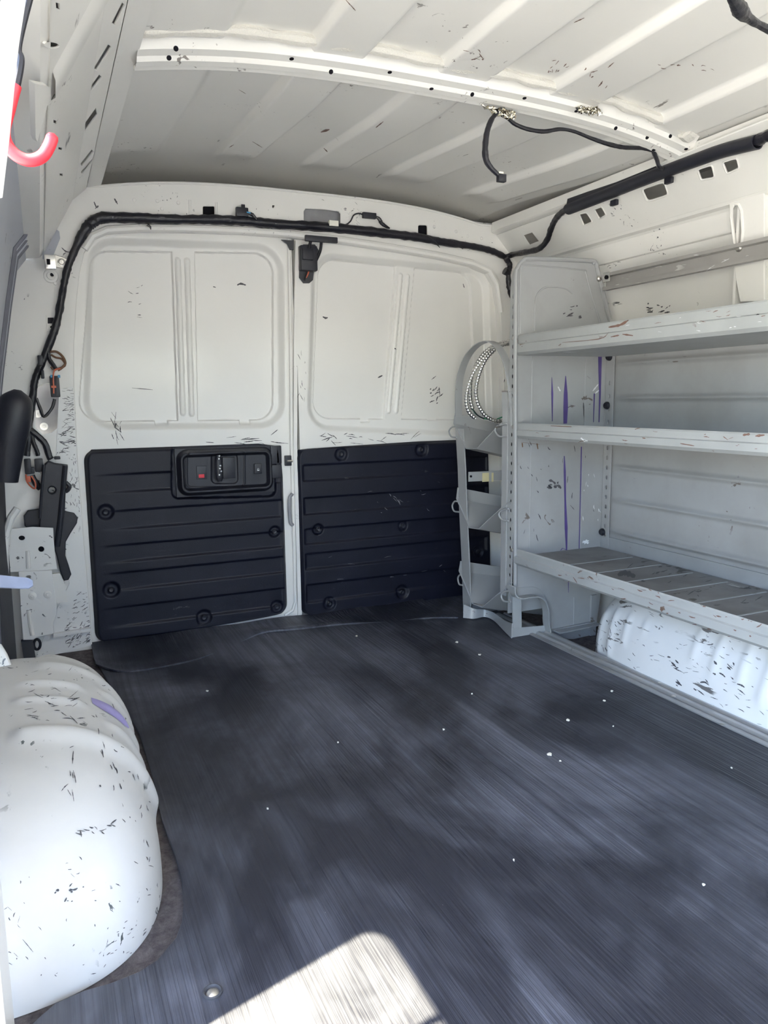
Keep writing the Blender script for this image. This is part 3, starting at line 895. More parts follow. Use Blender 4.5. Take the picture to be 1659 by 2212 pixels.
# aperture for the side door: an outer panel with a rounded upper rear corner
ZT, YB, R_ = 1.185, .752, .11
ap = [(YB, -.01)] + [(YB - .045 + .045 * math.cos(a_), ZT - R_ + R_ * math.sin(a_)) for a_ in np.linspace(0, math.pi / 2, 10)] + [(-.95, ZT), (-.95, -.01)]
big = [(-.10, -1.25, -.02), (-.10, -.95, -.01)] 
outp = [(-.08, -1.25, -.01), (-.08, -1.25, 1.39), (-.08, 2.76, 1.46), (-.08, 2.76, 1.19), (-.08, .84, 1.19), (-.08, .84, -.01)] + [(-.08, y, z) for y, z in ap]
apl = plate('door_aperture', [outp], (-.08, 0, 0), (0, 1, 0), (0, 0, 1), .012, 'white', wl, bev=.002)

# ================================================================== cab end: unseen wall added to cut front light, windscreen opening sized to suit
fo = [(-.08, -1.24, -.03), (1.72, -1.24, -.03), (1.72, -1.24, 1.40), (-.08, -1.24, 1.40)]
fw = [(.35, -1.24, .86), (1.30, -1.24, .86), (1.25, -1.24, 1.12), (.40, -1.24, 1.12)]
setp(plate('wall_front', [fo, fw], (0, -1.24, 0), (1, 0, 0), (0, 0, 1), .01, 'greyblue_panel', bev=.002), kind='structure')

# ================================================================== floor mat
mat_px = [(196, 1404), (203, 1425), (255, 1470), (300, 1585), (330, 1680), (350, 1775), (378, 1850), (392, 1905), (397, 1955), (393, 1995), (380, 2030), (340, 2078), (300, 2104), (240, 2128), (180, 2145), (120, 2172), (85, 2202), (62, 2225)]
ml = [onz(a_, b_, .0035) for a_, b_ in mat_px]
ml[0] = np.array([.098, 2.378, .0035]); ml[1] = np.array([.096, 2.22, .0035]); ml[2] = np.array([.118, 1.98, .0035])
ml += [np.array([-.06, .80, .0035]), np.array([-.06, -1.2, .0035]), np.array([1.345, -1.2, .0035]), np.array([1.345, 1.95, .0035]), np.array([1.40, 2.0, .0035]), np.array([1.40, 2.378, .0035])]
o = plate('floor_mat', [ml], (0, 0, .0035), (1, 0, 0), (0, 1, 0), .007, 'mat', bev=.0015, smooth=30)
setp(o, 'large black ribbed rubber mat covering the load floor, dusty and scuffed', 'floor mat')
# overlapping strip of mat against the doors with a curled edge
us_ = np.linspace(0, 1, 60); vs_ = np.linspace(0, 1, 16)
E1 = [onz(a_, b_, .010) for a_, b_ in [(207, 1438), (250, 1450), (300, 1448), (350, 1440), (420, 1425), (480, 1402), (520, 1385), (565, 1368), (620, 1362), (700, 1352), (800, 1344), (900, 1336), (990, 1335)]]
ed = np.array(smooth_path(E1, 6)); ed = np.stack([np.interp(us_, np.linspace(0, 1, len(ed)), ed[:, i]) for i in range(3)], -1)
P = np.zeros((60, 16, 3))
for j, s in enumerate(vs_):
    P[:, j, 0] = ed[:, 0]; P[:, j, 1] = ed[:, 1] + (2.385 - ed[:, 1]) * s
    P[:, j, 2] = .0085 + .002 * np.sin(ed[:, 0] * 23 + 5 * s) + .004 * np.exp(-((s - .1) / .15) ** 2) * (np.sin(ed[:, 0] * 11) + 1) + .014 * max(0, s - .75)
o = grid_obj('mat_strip', P, 'mat', thick=(0, 0, -.005))
setp(o, 'thin black rubber mat strip with a wavy edge along the foot of the rear doors', 'floor mat')

# ================================================================== wheel arches
def wheel_arch(name, xw, a, yc, b_, hh, sgn, ridges, mat, n=3.4, m_=2.9, p=2.5, z0f=-.003):
    nt_, nf = 220, 110
    th = np.linspace(0, math.pi, nt_)[:, None] * np.ones((1, nf))
    ph = np.linspace(0, math.pi / 2, nf)[None, :] ** 1.0 * np.ones((nt_, 1))
    # plan angle from the front end round the inner side to the rear end
    dx = np.sin(th) * np.cos(ph) * a; dy = -np.cos(th) * np.cos(ph) * b_; dz = np.sin(ph) * hh
    # redistribute so the long crown gets points too
    lo = np.zeros_like(dx); hi = np.full_like(dx, 3.0)
    for _ in range(40):
        s = (lo + hi) / 2
        f = (s * dx / a) ** n + np.abs(s * dy / b_) ** m_ + (s * dz / hh) ** p
        hi = np.where(f > 1, s, hi); lo = np.where(f > 1, lo, s)
    X, Y, Z = s * dx, s * dy + yc, s * dz
    G = np.stack([n * (X / a) ** (n - 1) / a, m_ * np.sign(Y - yc) * np.abs((Y - yc) / b_) ** (m_ - 1) / b_, p * (Z / hh) ** (p - 1) / hh], -1)
    G /= np.linalg.norm(G, axis=-1, keepdims=True) + 1e-9
    d = np.zeros_like(X)
    for (yr, wdt, amp, x0, x1, z0, z1, slant) in ridges:
        mk = sstep(X, x0 - .02, x0 + .01) * (1 - sstep(X, x1 - .005, x1 + .02)) * sstep(Z, z0 - .02, z0 + .02) * (1 - sstep(Z, z1 - .01, z1 + .03))
        d += amp * np.exp(-(((Y - yr - slant * (hh - Z)) / wdt) ** 2)) * mk
    Pp = np.stack([X, Y, Z], -1) + G * d[..., None]
    Pp[..., 2] = np.maximum(Pp[..., 2], 0) + z0f
    Pp[..., 0] = xw + sgn * Pp[..., 0]
    return grid_obj(name, Pp, mat, smooth=75)
RL = [(1.70, .020, .008, .10, .5, .06, .5, 0), (1.585, .020, .008, .09, .5, .06, .5, -.05), (1.47, .014, .007, .06, .155, .2, .5, 0), (1.385, .014, .007, .06, .155, .2, .5, 0),
      (1.50, .014, .007, .205, .5, .07, .19, .15), (1.42, .014, .007, .205, .5, .07, .19, .15), (1.335, .014, .007, .205, .5, .06, .19, .15), (1.235, .026, .013, .06, .5, .05, .5, .12)]
LA = (-.128, .258, 1.385, .455, .235, 3.0, 4.2, 2.3)
la = wheel_arch('wheel_arch', LA[0], LA[1], LA[2], LA[3], LA[4], 1, RL, 'white_arch', n=LA[5], m_=LA[6], p=LA[7])
setp(la, 'white scuffed steel wheel arch at the left with raised ribs and a purple smear', 'wheel arch')
RR = [(1.66, .012, .006, .05, .5, .03, .15, 0), (1.60, .012, .006, .05, .5, .05, .17, 0), (1.54, .010, .005, .05, .5, .10, .17, 0), (1.475, .009, .004, .05, .5, .15, .17, 0), (1.235, .012, .005, .05, .5, .12, .3, 0), (1.16, .012, .005, .05, .5, .12, .3, 0), (1.09, .014, .006, .05, .5, .09, .3, .05), (1.04, .014, .006, .05, .5, .09, .3, .05), (1.30, .012, .004, .05, .5, .13, .3, 0)]
ra = wheel_arch('wheel_arch', 1.695, .290, 1.29, .470, .262, -1, RR, 'white_arch_scraped', n=4.2, m_=4.2, p=2.8, z0f=-.036)
setp(ra, 'white scratched wheel arch at the right, under the lowest grey shelf', 'wheel arch')
# purple smear on the second rib of the left arch (thin paint film following the surface)
bpy.context.view_layer.update()
def on_arch(px, py):
    r_ = surf(la, px, py); return np.array(r_[0] + r_[1] * .0012)
bm = bmesh.new()
up = smooth_path([(196, 1508), (215, 1514), (236, 1524), (255, 1538), (270, 1556), (278, 1572)], 4)
dn = smooth_path([(199, 1520), (214, 1530), (234, 1542), (252, 1554), (266, 1566), (277, 1574)], 4)
add_loft(bm, [[on_arch(*(p * (1 - k) + q_ * k)) for p, q_ in zip(up, dn)] for k in np.linspace(0, 1, 8)])
obj('purple_smear', bm, 'lilac', la)

# long scuff marks drawn on the arches are in the paint; the metal bracket sits on top of the left arch
bm = bmesh.new()
arm = [onp(a_, b_, (-.10, 1.62, .25), (.35, -.9, .25)) for a_, b_ in [(-14, 1385), (2, 1392), (14, 1412), (26, 1440), (34, 1470), (36, 1505), (26, 1520), (6, 1522), (-14, 1505)]]
o = plate('arch_bracket', [arm], arm[3], V(arm[5]) - V(arm[1]), V(arm[7]) - V(arm[5]), .02, 'white', bev=.006, seg=3)
setp(o, 'cream pressed bracket on top of the left wheel arch at the photo edge', 'bracket')
bm.free()

# ================================================================== threshold strip along the right of the mat
bm = bmesh.new()
prof = [(1.340, .0), (1.340, .010), (1.350, .012), (1.353, .006), (1.364, .006), (1.368, .013), (1.378, .013), (1.382, .006), (1.394, .006), (1.398, .012), (1.410, .010), (1.410, 0)]
add_loft(bm, [[(x, y, z) for x, z in prof] for y in np.linspace(.3, 2.10, 30)], close=True)
o = obj('threshold_strip', bm, 'alu', smooth=25)
setp(o, 'long grooved metal strip on the floor between the rubber mat and the right wheel arch', 'floor strip')
bm = bmesh.new()
for px, py in [(1425, 1476), (1455, 1505), (1560, 1565), (1237, 1402)]:
    p = onz(px, py, .010); add_lathe(bm, p, (0, 0, 1), [(.005, 0), (.005, .002), (.003, .003), (0, .003)], 12)
obj('screw', bm, 'steel', o)

# ================================================================== shelving unit
SY = 1.878
XF, XB = 1.285, 1.615
sh = empty('shelving_unit', (1.45, 1.4, 0), 'grey steel shelving unit with three shelves bolted along the right wall', 'shelving')
end_px = [(1113, 640), (1113, 600), (1117, 578), (1128, 562), (1145, 557), (1210, 559), (1272, 561), (1284, 565), (1291, 577), (1306, 640), (1318, 690), (1312, 760), (1305, 900), (1302, 1100), (1296, 1290), (1285, 1370),
          (1240, 1380), (1189, 1382), (1184, 1360), (1180, 1320), (1172, 1297), (1156, 1288), (1135, 1287), (1118, 1291), (1110, 1278), (1110, 1100), (1112, 900)]
# stamped end panel: flat sheet plus pressed details
ep = plate_y('end_panel', [end_px], SY, .004, 'shelf_panel', sh, bev=.001)
bm = bmesh.new()
rim = smooth_path(pts_y([(1113, 1278), (1113, 900), (1114, 620), (1118, 580), (1130, 564), (1150, 559), (1270, 563), (1283, 568), (1290, 580), (1317, 692)], SY - .004), 4)
add_tube(bm, rim, .0065, 8)
obj('rolled_edge', bm, 'shelf_panel', ep)
bm = bmesh.new()
add_tube(bm, smooth_path(pts_y([(1124, 720), (1124, 590), (1128, 577), (1140, 573), (1255, 583), (1265, 590), (1270, 610), (1296, 698)], SY - .002), 4), .0030, 6)
add_tube(bm, smooth_path(pts_y([(1155, 715), (1155, 660), (1162, 634), (1178, 621), (1200, 620), (1222, 624), (1236, 634)], SY - .002), 4), .0028, 6)
for l in ([(1150, 770), (1147, 925)], [(1147, 962), (1143, 1185)], [(1265, 775), (1260, 1000)], [(1258, 1000), (1253, 1190)], [(1240, 1290), (1239, 1352)]):
    add_tube(bm, pts_y(l, SY - .001), .0026, 6)
add_tube(bm, smooth_path(pts_y([(1112, 1270), (1150, 1268), (1172, 1280), (1182, 1310)], SY - .001), 4), .0022, 6)
add_strip(bm, pts_y([(1189, 1362), (1287, 1342)], SY - .006), [(0, 0, .004)] * 2, (0, .01, 0))
obj('pressed_bead', bm, 'shelf_panel', ep)
# perforated front upright (flange of the end panel facing the aisle) with a row of holes
fl = [onx(a_, b_, 1.279) for a_, b_ in [(1113, 592), (1104, 620), (1104, 780), (1102, 1000), (1101, 1280), (1108, 1295), (1113, 1290)]]
y0_, y1_ = SY + .002, SY + .030
hol = []
for k, z in enumerate(np.linspace(.20, 1.03, 30)):
    hol.append([(1.279, SY + .014 + .0045 * math.cos(a_), z + .0065 * math.sin(a_)) for a_ in np.linspace(0, 2 * math.pi, 11)[:-1]])
plate('upright', [[(1.279, y0_, .125), (1.279, y1_, .16), (1.279, y1_, 1.06), (1.279, SY + .02, 1.10), (1.279, y0_, 1.115)]] + hol, (1.279, 0, 0), (0, -1, 0), (0, 0, 1), .003, 'shelf', sh, bev=.0008)
bm = bmesh.new(); add_box(bm, (1.2825, y0_, .16), (1.286, y1_, 1.06)); obj('upright_shade_strip', bm, 'hole_shade', sh, smooth=0).name = 'upright_hole_shade'  # near-black strip paints the shade behind the upright's holes
# foot frame under the front corner
bm = bmesh.new()
yf = SY - .004
a0 = ony(1102, 1282, yf)
add_strip(bm, pts_y([(1116, 1288), (1117, 1372)], yf), [(.032, 0, 0)] * 2, (0, .004, 0))
add_strip(bm, pts_y([(1106, 1368), (1178, 1362)], yf - .002), [(0, 0, .034)] * 2, (0, .004, 0))
obj('foot_frame', bm, 'shelf', sh)
bm = bmesh.new()
arc = smooth_path(pts_y([(1106, 1266), (1109, 1284), (1122, 1291), (1142, 1288), (1160, 1288), (1172, 1297), (1179, 1318), (1180, 1345), (1186, 1378)], yf - .014), 5)
add_strip(bm, arc, (0, .032, 0), (.003, 0, .003))
obj('notch_flange', bm, 'shelf', sh)
bm = bmesh.new()
add_strip(bm, [(1.43, SY - .02, .008), (1.60, SY - .012, .010)], [(0, .045, 0)] * 2, (0, 0, .004))
add_strip(bm, pts_y([(1282, 1285), (1279, 1372)], SY - .004), [(.022, 0, 0)] * 2, (0, .01, 0))
obj('base_flange', bm, 'shelf_panel', sh)

YN = .30                                         # the shelves run on past the frame towards the cab
def shelf(zt, zb, deckz, name='shelf'):
    bm = bmesh.new()
    h = zt - zb
    prof = [(XF + .012, zt - .004), (XF + .003, zt), (XF, zt - .004), (XF, zt - h * .42), (XF - .006, zt - h * .47), (XF - .006, zb + .008), (XF + .002, zb), (XF + .02, zb), (XB, zb), (XB, zb + .004), (XF + .008, zb + .004), (XF + .008, zt - .006)]
    ys_ = np.linspace(SY - .003, YN, 24)
    add_loft(bm, [[(x, y, z) for x, z in prof] for y in ys_], close=True)
    return obj(name, bm, 'shelf', sh, smooth=25)
s1 = shelf(.920, .861, .87)
s2 = shelf(.665, .620, .63)
s3 = shelf(.286, .236, .25)
s3['label'] = 'lowest shelf with a worn dark deck'
def holes_on(shf, l, z_off=0):
    for px, py in l:
        bm = bmesh.new()
        p = onx(px, py, XF - .0055); add_cyl(bm, p + np.array([.002, 0, 0]), (-1, 0, 0), .0042, .0022, 12); obj('shelf_hole_shade', bm, 'hole_shade', shf)  # dark disc paints the shade of a hole in the lip
holes_on(s1, [(1131, 746), (1260, 730), (1422, 711), (1636, 683)]); holes_on(s2, [(1126, 938), (1250, 945), (1407, 955), (1615, 968)]); holes_on(s3, [(1119, 1209), (1238, 1250), (1389, 1301), (1583, 1367)])
# worn deck of the lowest shelf, with cross slots
bm = bmesh.new(); add_box(bm, (XF + .010, YN, .241), (XB - .01, SY - .004, .262)); dk = obj('deck', bm, 'deck', s3, smooth=0)
bm = bmesh.new()
for y in np.arange(1.70, .9, -.115): add_box(bm, (XF + .02, y - .0025, .262), (XB - .03, y + .0025, .2632))
obj('deck_seam', bm, 'shelf', dk, smooth=0) if False else obj('deck_seam', bm, 'shelf', s3, smooth=0)
# back panels with horizontal beads
def back_panel(z0, z1, beads, x=1.622):
    ny_, nz_ = 40, 140
    Y, Z = np.meshgrid(np.linspace(SY - .006, YN, ny_), np.linspace(z0, z1, nz_), indexing='ij')
    d = np.zeros_like(Y)
    for zb in beads:
        d += .010 * np.exp(-((Z - zb) / .0075) ** 2) * sstep(SY - Y, .045, .06)
    return grid_obj('back_panel', np.stack([x - d, Y, Z], -1), 'shelf_panel', sh, thick=(.003, 0, 0), smooth=50)
back_panel(.625, .875, [onx(1400, 781, 1.622)[2], onx(1400, 859, 1.622)[2]])
back_panel(.245, .610, [onx(1450, 1022, 1.622)[2], onx(1450, 1100, 1.622)[2], onx(1450, 1175, 1.622)[2]])
bm = bmesh.new()                                 # folded kick strip behind the deck
add_strip(bm, [(1.617, SY - .006, .272), (1.617, YN, .272)], [(0, 0, .05)] * 2, (.004, 0, 0))
obj('back_flange', bm, 'shelf_panel', sh)
# rear upright with holes
hol = []
for z in np.linspace(.30, .58, 10): hol.append([(1.614, SY - .022 + .005 * math.cos(a_), z + .0065 * math.sin(a_)) for a_ in np.linspace(0, 2 * math.pi, 11)[:-1]])
for z in (.66, .70, .74, .78): hol.append([(1.614, SY - .022 + .004 * math.cos(a_), z + .0065 * math.sin(a_)) for a_ in np.linspace(0, 2 * math.pi, 11)[:-1]])
plate('upright', [[(1.614, SY - .004, .25), (1.614, SY - .040, .25), (1.614, SY - .040, .87), (1.614, SY - .004, .87)]] + hol, (1.614, 0, 0), (0, -1, 0), (0, 0, 1), .003, 'shelf_panel', sh, bev=.0008)
for px, py in [(1317, 771), (1312, 876), (1302, 1149)]:
    bm = bmesh.new(); p = onx(px, py, 1.612); add_lathe(bm, p, (-1, 0, 0), [(.012, 0), (.012, .004), (.009, .009), (.004, .009), (0, .007)], 18); obj('rubber_cap', bm, 'black', sh)
# wear on the end panel: purple drips, grey smudges, rust under the middle shelf
def drip(pts, w0, parent, mat, y=SY - .0030):
    bm = bmesh.new()
    n_ = len(pts); pp = pts_y(pts, y)
    wv = np.interp(np.linspace(0, 1, n_), np.linspace(0, 1, len(w0)), w0)
    add_strip(bm, pp, [(float(v), 0, 0) for v in wv], (0, .0006, 0))
    return obj('paint_drip', bm, mat, parent)
drip([(1222, 812), (1222, 850), (1222, 880), (1221, 915)], [.002, .014, .017, .013], ep, 'purple')
drip([(1192, 815), (1193, 850), (1193, 910)], [.001, .007, .002], ep, 'purple')
drip([(1219, 985), (1220, 1020), (1221, 1080), (1223, 1140), (1224, 1192)], [.003, .008, .006, .011, .004], ep, 'purple')
drip([(1256, 965), (1254, 1060), (1251, 1185)], [.004, .003, .003], ep, 'purple')
drip([(1211, 1189), (1215, 1184), (1222, 1187), (1231, 1195)], [.003, .003, .004, .002], ep, 'purple')
drip([(1296, 770), (1296, 850), (1294, 912)], [.014, .007, .003], ep, 'purple')
drip([(1284, 850), (1282, 912)], [.005, .002], ep, 'purple')
drip([(1228, 1255), (1228, 1280)], [.003, .001], ep, 'purple')
for seq in ([(1126, 955), (1140, 957), (1165, 960), (1200, 958)], [(1128, 957), (1129, 966)], [(1160, 958), (1162, 970)]):
    drip(seq, [.004, .006, .007, .003], ep, 'rust', SY - .0032)
def blob(parent, mat, px, py, rx, ry, y=SY - .0026, seed=0):
    rnd = random.Random(seed)
    lp = []
    for k in range(22):
        a_ = 2 * math.pi * k / 22; s = .45 + .8 * rnd.random()
        lp.append((px + rx * s * math.cos(a_), py + ry * s * math.sin(a_)))
    return plate_y('paint_smudge', [lp], y, .0008, mat, parent, bev=.0001, smooth=0)
blob(ep, 'scuffwhite', 1266, 1171, 8, 5, seed=3)

# strut rail bolted between the end panel and the body pillar
bm = bmesh.new()
rp = [onx(1300, 583, 1.585), onx(1305, 612, 1.585)]
zt_, zb_ = 1.106, 1.056
prof = [(1.590, zt_), (1.575, zt_ - .001), (1.575, zt_ - .010), (1.588, zt_ - .012), (1.588, zb_ + .012), (1.575, zb_ + .010), (1.575, zb_), (1.594, zb_), (1.594, zt_)]
add_loft(bm, [[(x, y, z) for x, z in prof] for y in np.linspace(SY - .02, .3, 16)], close=True)
rl = obj('strut_rail', bm, 'rail', sh, smooth=20)
bm = bmesh.new(); p = onx(1597, 536, 1.587)
add_lathe(bm, p, (-1, 0, 0), [(.009, 0), (.009, .003), (.006, .007), (.003, .007), (0, .006)], 14); obj('bolt', bm, 'steel', rl)
bm = bmesh.new(); p = onx(1310, 599, 1.574)
add_box(bm, p - np.array([.002, .016, .014]), p + np.array([.002, .014, .014]), .003); obj('clip', bm, 'bright', rl)
bm = bmesh.new(); p = onx(1310, 599, 1.571); add_cyl(bm, p, (-1, 0, 0), .006, .003, 12); obj('clip_hole_shade', bm, 'hole_shade', rl)  # shade of the clip's hole, painted as a near-black disc
bm = bmesh.new(); p = ony(1294, 602, SY - .006); add_lathe(bm, p, (0, -1, 0), [(.009, 0), (.008, .004), (.004, .007), (0, .007)], 12); obj('bolt', bm, 'steel', sh)
for px, py in [(1106, 1188), (1109, 922), (1111, 730)]:
    bm = bmesh.new(); p = onx(px, py, 1.277); add_lathe(bm, p, (-1, 0, 0), [(.006, 0), (.006, .003), (.003, .005), (0, .005)], 12); obj('bolt', bm, 'steel', sh)

# ================================================================== cylinder rack on the end of the shelving
XR_ = 1.272
rk = empty('cylinder_rack', (1.40, 2.02, 0), 'grey steel bottle rack with three tilted trays and a hoop, beside the rear door', 'rack')
def tray(px, name='tray'):
    prof = [onx(a_, b_, XR_) for a_, b_ in px]
    ext = np.array([.26, 0.0, -.060])
    bm = bmesh.new()
    n0 = len(prof)
    th = []
    for i, p in enumerate(prof):                 # sheet thickness: offset outwards (down/away from the axis)
        cen = np.mean(prof, axis=0) + np.array([0, 0, .06]); d = p - cen; d[0] = 0; d /= np.linalg.norm(d); th.append(p + d * .003)
    ring = prof + th[::-1]
    add_loft(bm, [ring, [r_ + ext for r_ in ring]], close=True)
    return obj(name, bm, 'rack', rk, smooth=20), prof
def loop(parent, pts):
    bm = bmesh.new()
    add_tube(bm, smooth_path(pts, 6), .0028, 8)
    return obj('wire_loop', bm, 'rack', parent)
TR = [[(983.5, 892.4), (980, 914), (1006.4, 968), (1029.3, 968), (1069.4, 925.6), (1095, 914)],
      [(989, 1053), (986, 1077), (1013, 1139), (1034, 1141), (1080, 1099), (1099, 1083)],
      [(995, 1212), (991.5, 1233), (1020, 1303), (1041, 1311), (1086.6, 1273), (1100, 1257)]]
trs = []
for l in TR: trs.append(tray(l)[0])
loop(trs[0], pts_x([(986, 945), (975, 943), (970, 932), (976, 923), (984, 921)], XR_ - .003)); loop(trs[0], pts_x([(1096, 941), (1080, 943), (1070, 932), (1074, 921), (1094, 915)], XR_ - .003))
loop(trs[1], pts_x([(992, 1106), (981, 1104), (977, 1093), (981, 1084), (987, 1083)], XR_ - .003)); loop(trs[1], pts_x([(1098, 1125), (1085, 1123), (1078, 1112), (1083, 1103), (1098, 1099)], XR_ - .003))
loop(trs[2], pts_x([(999, 1264), (992, 1262), (989, 1250), (992, 1243), (996, 1242)], XR_ - .003)); loop(trs[2], pts_x([(1103, 1300), (1088, 1298), (1083, 1287), (1089, 1279), (1103, 1276)], XR_ - .003))
bm = bmesh.new()                                 # rear post and near post, flat bar in the aisle plane
po = pts_x([(985, 925), (990, 1010), (993, 1100), (999, 1220), (1002, 1330)], XR_ + .006)
add_strip(bm, [p + np.array([0, -.024, 0]) for p in po], (0, .05, 0), (.004, 0, 0))
obj('post', bm, 'rack', rk)
bm = bmesh.new()
add_strip(bm, [(XR_ + .004, SY + .045, .13), (XR_ + .004, SY + .045, .70), (XR_ + .004, SY + .05, .76)], (0, .028, 0), (.004, 0, 0))
obj('post', bm, 'rack', rk)
def hoop(xc, w_):
    bm = bmesh.new()
    hp_ = [(984, 900), (984, 845), (988, 812), (997, 783), (1010, 760), (1027, 744), (1048, 737), (1065, 745), (1081, 768), (1091, 800), (1098, 840), (1102, 880), (1103, 920)]
    pp = smooth_path([np.array([xc, *onx(a_, b_, XR_)[1:]]) for a_, b_ in hp_], 4)
    tn = []
    cen = np.array([xc, 2.03, .72])
    for p in pp:
        d = p - cen; d /= np.linalg.norm(d); tn.append(d * .003)
    add_strip(bm, pp, (w_, 0, 0), tn)
    return obj('hoop', bm, 'rack', rk, smooth=50)
hoop(XR_ + .012, .026)
bm = bmesh.new()                                 # cross bar at the back with tape residue
a_, c_3 = ony(1012, 1030, 2.14), ony(1098, 1026, 2.14)
add_strip(bm, [a_, c_3], [(0, 0, .032)] * 2, (0, .004, 0)); cb = obj('cross_bar', bm, 'rack', rk)
for x0_, x1_ in ((1042, 1056), (1062, 1066)):
    bm = bmesh.new(); add_box(bm, ony(x0_, 1041, 2.1365), ony(x1_, 1021, 2.1375)); obj('tape_residue', bm, 'yellow', cb, smooth=0)
bm = bmesh.new(); p = ony(1017, 1029, 2.1375); add_cyl(bm, p, (0, -1, 0), .004, .002, 10); obj('bar_hole_shade', bm, 'hole_shade', cb)  # near-black disc for the shade in the bar's hole
bm = bmesh.new()                                 # twisted floor strap between the two feet
st = smooth_path([onz(1002, 1334, .012), onz(1025, 1336, .012), onz(1048, 1332, .010), onz(1068, 1340, .010), onz(1090, 1362, .010), onz(1106, 1378, .010)], 6)
n_ = len(st)
wv = [(.004, .004, .045 * (1 - .5 * math.sin(math.pi * i / (n_ - 1)))) for i in range(n_)]
st = [p + np.array([0, 0, w_[2] / 2]) for p, w_ in zip(st, wv)]
add_strip(bm, st, wv, (.004, 0, 0))
obj('floor_strap', bm, 'rack', rk)
bm = bmesh.new()
add_strip(bm, [(1.30, 2.15, .02), (1.56, 2.15, .02)], [(0, 0, .035)] * 2, (0, .004, 0))
add_box(bm, (1.30, 1.93, .065), (1.56, 1.934, .20))
obj('base_plate', bm, 'rack', rk, smooth=0)
for (x0_, y0_, x1_, y1_, yy_) in ((1068, 1071, 1088, 1094, 2.0), (1050, 1221, 1060, 1242, 2.12)):
    pass

# ---- coil of armoured cable hanging in the hoop
cc = empty('armoured_cable', ony(1055, 830, 2.07), 'coil of shiny flexible metal conduit hanging in the hoop of the grey rack', 'cable')
def conduit(path, r=.0060):
    pp = np.array(smooth_path(path, 16))
    L = np.concatenate([[0], np.cumsum(np.linalg.norm(np.diff(pp, axis=0), axis=1))])
    n_ = int(L[-1] / .0016)
    s = np.linspace(0, L[-1], n_)
    q_ = [np.array([np.interp(v, L, pp[:, i]) for i in range(3)]) for v in s]
    rr = [r * (1 + .16 * math.sin(v / .0095 * 2 * math.pi)) for v in s]
    bm = bmesh.new(); add_tube(bm, q_, rr, 10)
    return obj('conduit', bm, 'bright', cc, smooth=80)
conduit(pts_y([(1109, 741), (1085, 745), (1062, 756), (1042, 776), (1022, 806), (1010, 840), (1007, 868), (1013, 890), (1026, 903)], 2.06))
conduit(pts_y([(1109, 736), (1084, 741), (1060, 751), (1040, 770), (1024, 798), (1016, 832), (1016, 862), (1021, 884)], 2.085))
conduit(pts_y([(1068, 755), (1050, 775), (1036, 805), (1028, 840), (1031, 868), (1042, 890), (1056, 903), (1072, 909), (1084, 909)], 2.05))
bm = bmesh.new(); add_tube(bm, smooth_path(pts_y([(1021, 884), (1028, 894), (1040, 902), (1056, 906)], 2.083), 5), .0022, 6); add_tube(bm, smooth_path(pts_y([(1074, 905), (1082, 902), (1090, 899)], 2.05), 5), .0020, 6); obj('wire', bm, 'green', cc)
bm = bmesh.new(); add_tube(bm, smooth_path(pts_y([(1022, 885), (1032, 897), (1046, 905)], 2.080), 5), .0018, 6); obj('wire', bm, 'tape', cc)

# ================================================================== wiring harness round the rear opening
har = empty('wiring_harness', ony(640, 490, YF - .02), 'long black taped wiring loom draped over the rear doors and down the left pillar', 'wiring harness')
main = [(62, 952), (62, 925), (66, 890), (72, 850), (76, 820), (92, 780), (110, 735), (122, 700), (131, 655), (138, 615), (146, 580), (158, 548), (172, 518), (185, 495), (198, 481), (218, 471), (250, 470), (310, 471), (370, 474), (440, 474), (500, 476), (545, 479), (600, 484), (680, 489), (760, 496), (840, 505), (905, 513), (945, 521), (985, 527), (1030, 534), (1065, 543), (1092, 556)]
bm = bmesh.new()
pp = smooth_path(pts_y(main, YF - .018), 6)
add_tube(bm, pp, [.009, .010, .010, .010, .010, .011, .0105, .010, .0105, .012, .015, .016, .015, .014, .013, .014, .014, .015, .015, .014, .013, .012, .011, .010], 12, .22)
obj('loom', bm, 'tape', har)
bm = bmesh.new()
for a_, b_ in [((545, 462), (556, 482)), ((318, 485), (326, 496)), ((925, 512), (950, 535)), ((975, 520), (1000, 538))]:
    add_tube(bm, pts_y([a_, ((a_[0] + b_[0]) / 2 + 3, (a_[1] + b_[1]) / 2), b_], YF - .028), [.004, .003, .001], 6)
obj('tape_tail', bm, 'tape', har)
bm = bmesh.new()
add_box(bm, ony(511, 466, YF - .03), ony(534, 451, YF - .015), .003); add_box(bm, ony(522, 452, YF - .026), ony(528, 443, YF - .018), .001)
add_tube(bm, smooth_path(pts_y([(533, 460), (545, 464), (553, 478)], YF - .022), 4), .005, 8, .3)
cn = obj('connector', bm, 'black', har)
bm = bmesh.new(); add_tube(bm, pts_y([(533, 458), (541, 460)], YF - .031), .0022, 6); obj('wire', bm, 'blue', har)
bm = bmesh.new()
add_tube(bm, smooth_path(pts_y([(728, 484), (745, 486), (757, 478), (764, 465), (775, 461), (785, 464)], YF - .018), 5), .0024, 6)
obj('wire', bm, 'tape', har)
bm = bmesh.new(); add_box(bm, ony(712, 487, YF - .036), ony(728, 479, YF - .022), .001); obj('connector', bm, 'paper', har)
bm = bmesh.new(); add_box(bm, ony(785, 470, YF - .025), ony(810, 462, YF - .012), .002); obj('connector', bm, 'black', har)
bm = bmesh.new(); add_tube(bm, smooth_path(pts_y([(809, 466), (819, 473), (824, 482), (835, 490), (842, 493)], YF - .02), 5), [.003, .006, .007, .005, .002], 8, .2); obj('lead', bm, 'tape', har)
bm = bmesh.new()                                  # branch down behind the shelf end panel
add_tube(bm, smooth_path(pts_y([(1092, 556), (1101, 572), (1098, 590), (1099, 612), (1103, 632), (1110, 648)], YF - .03), 6), .0095, 10, .3)
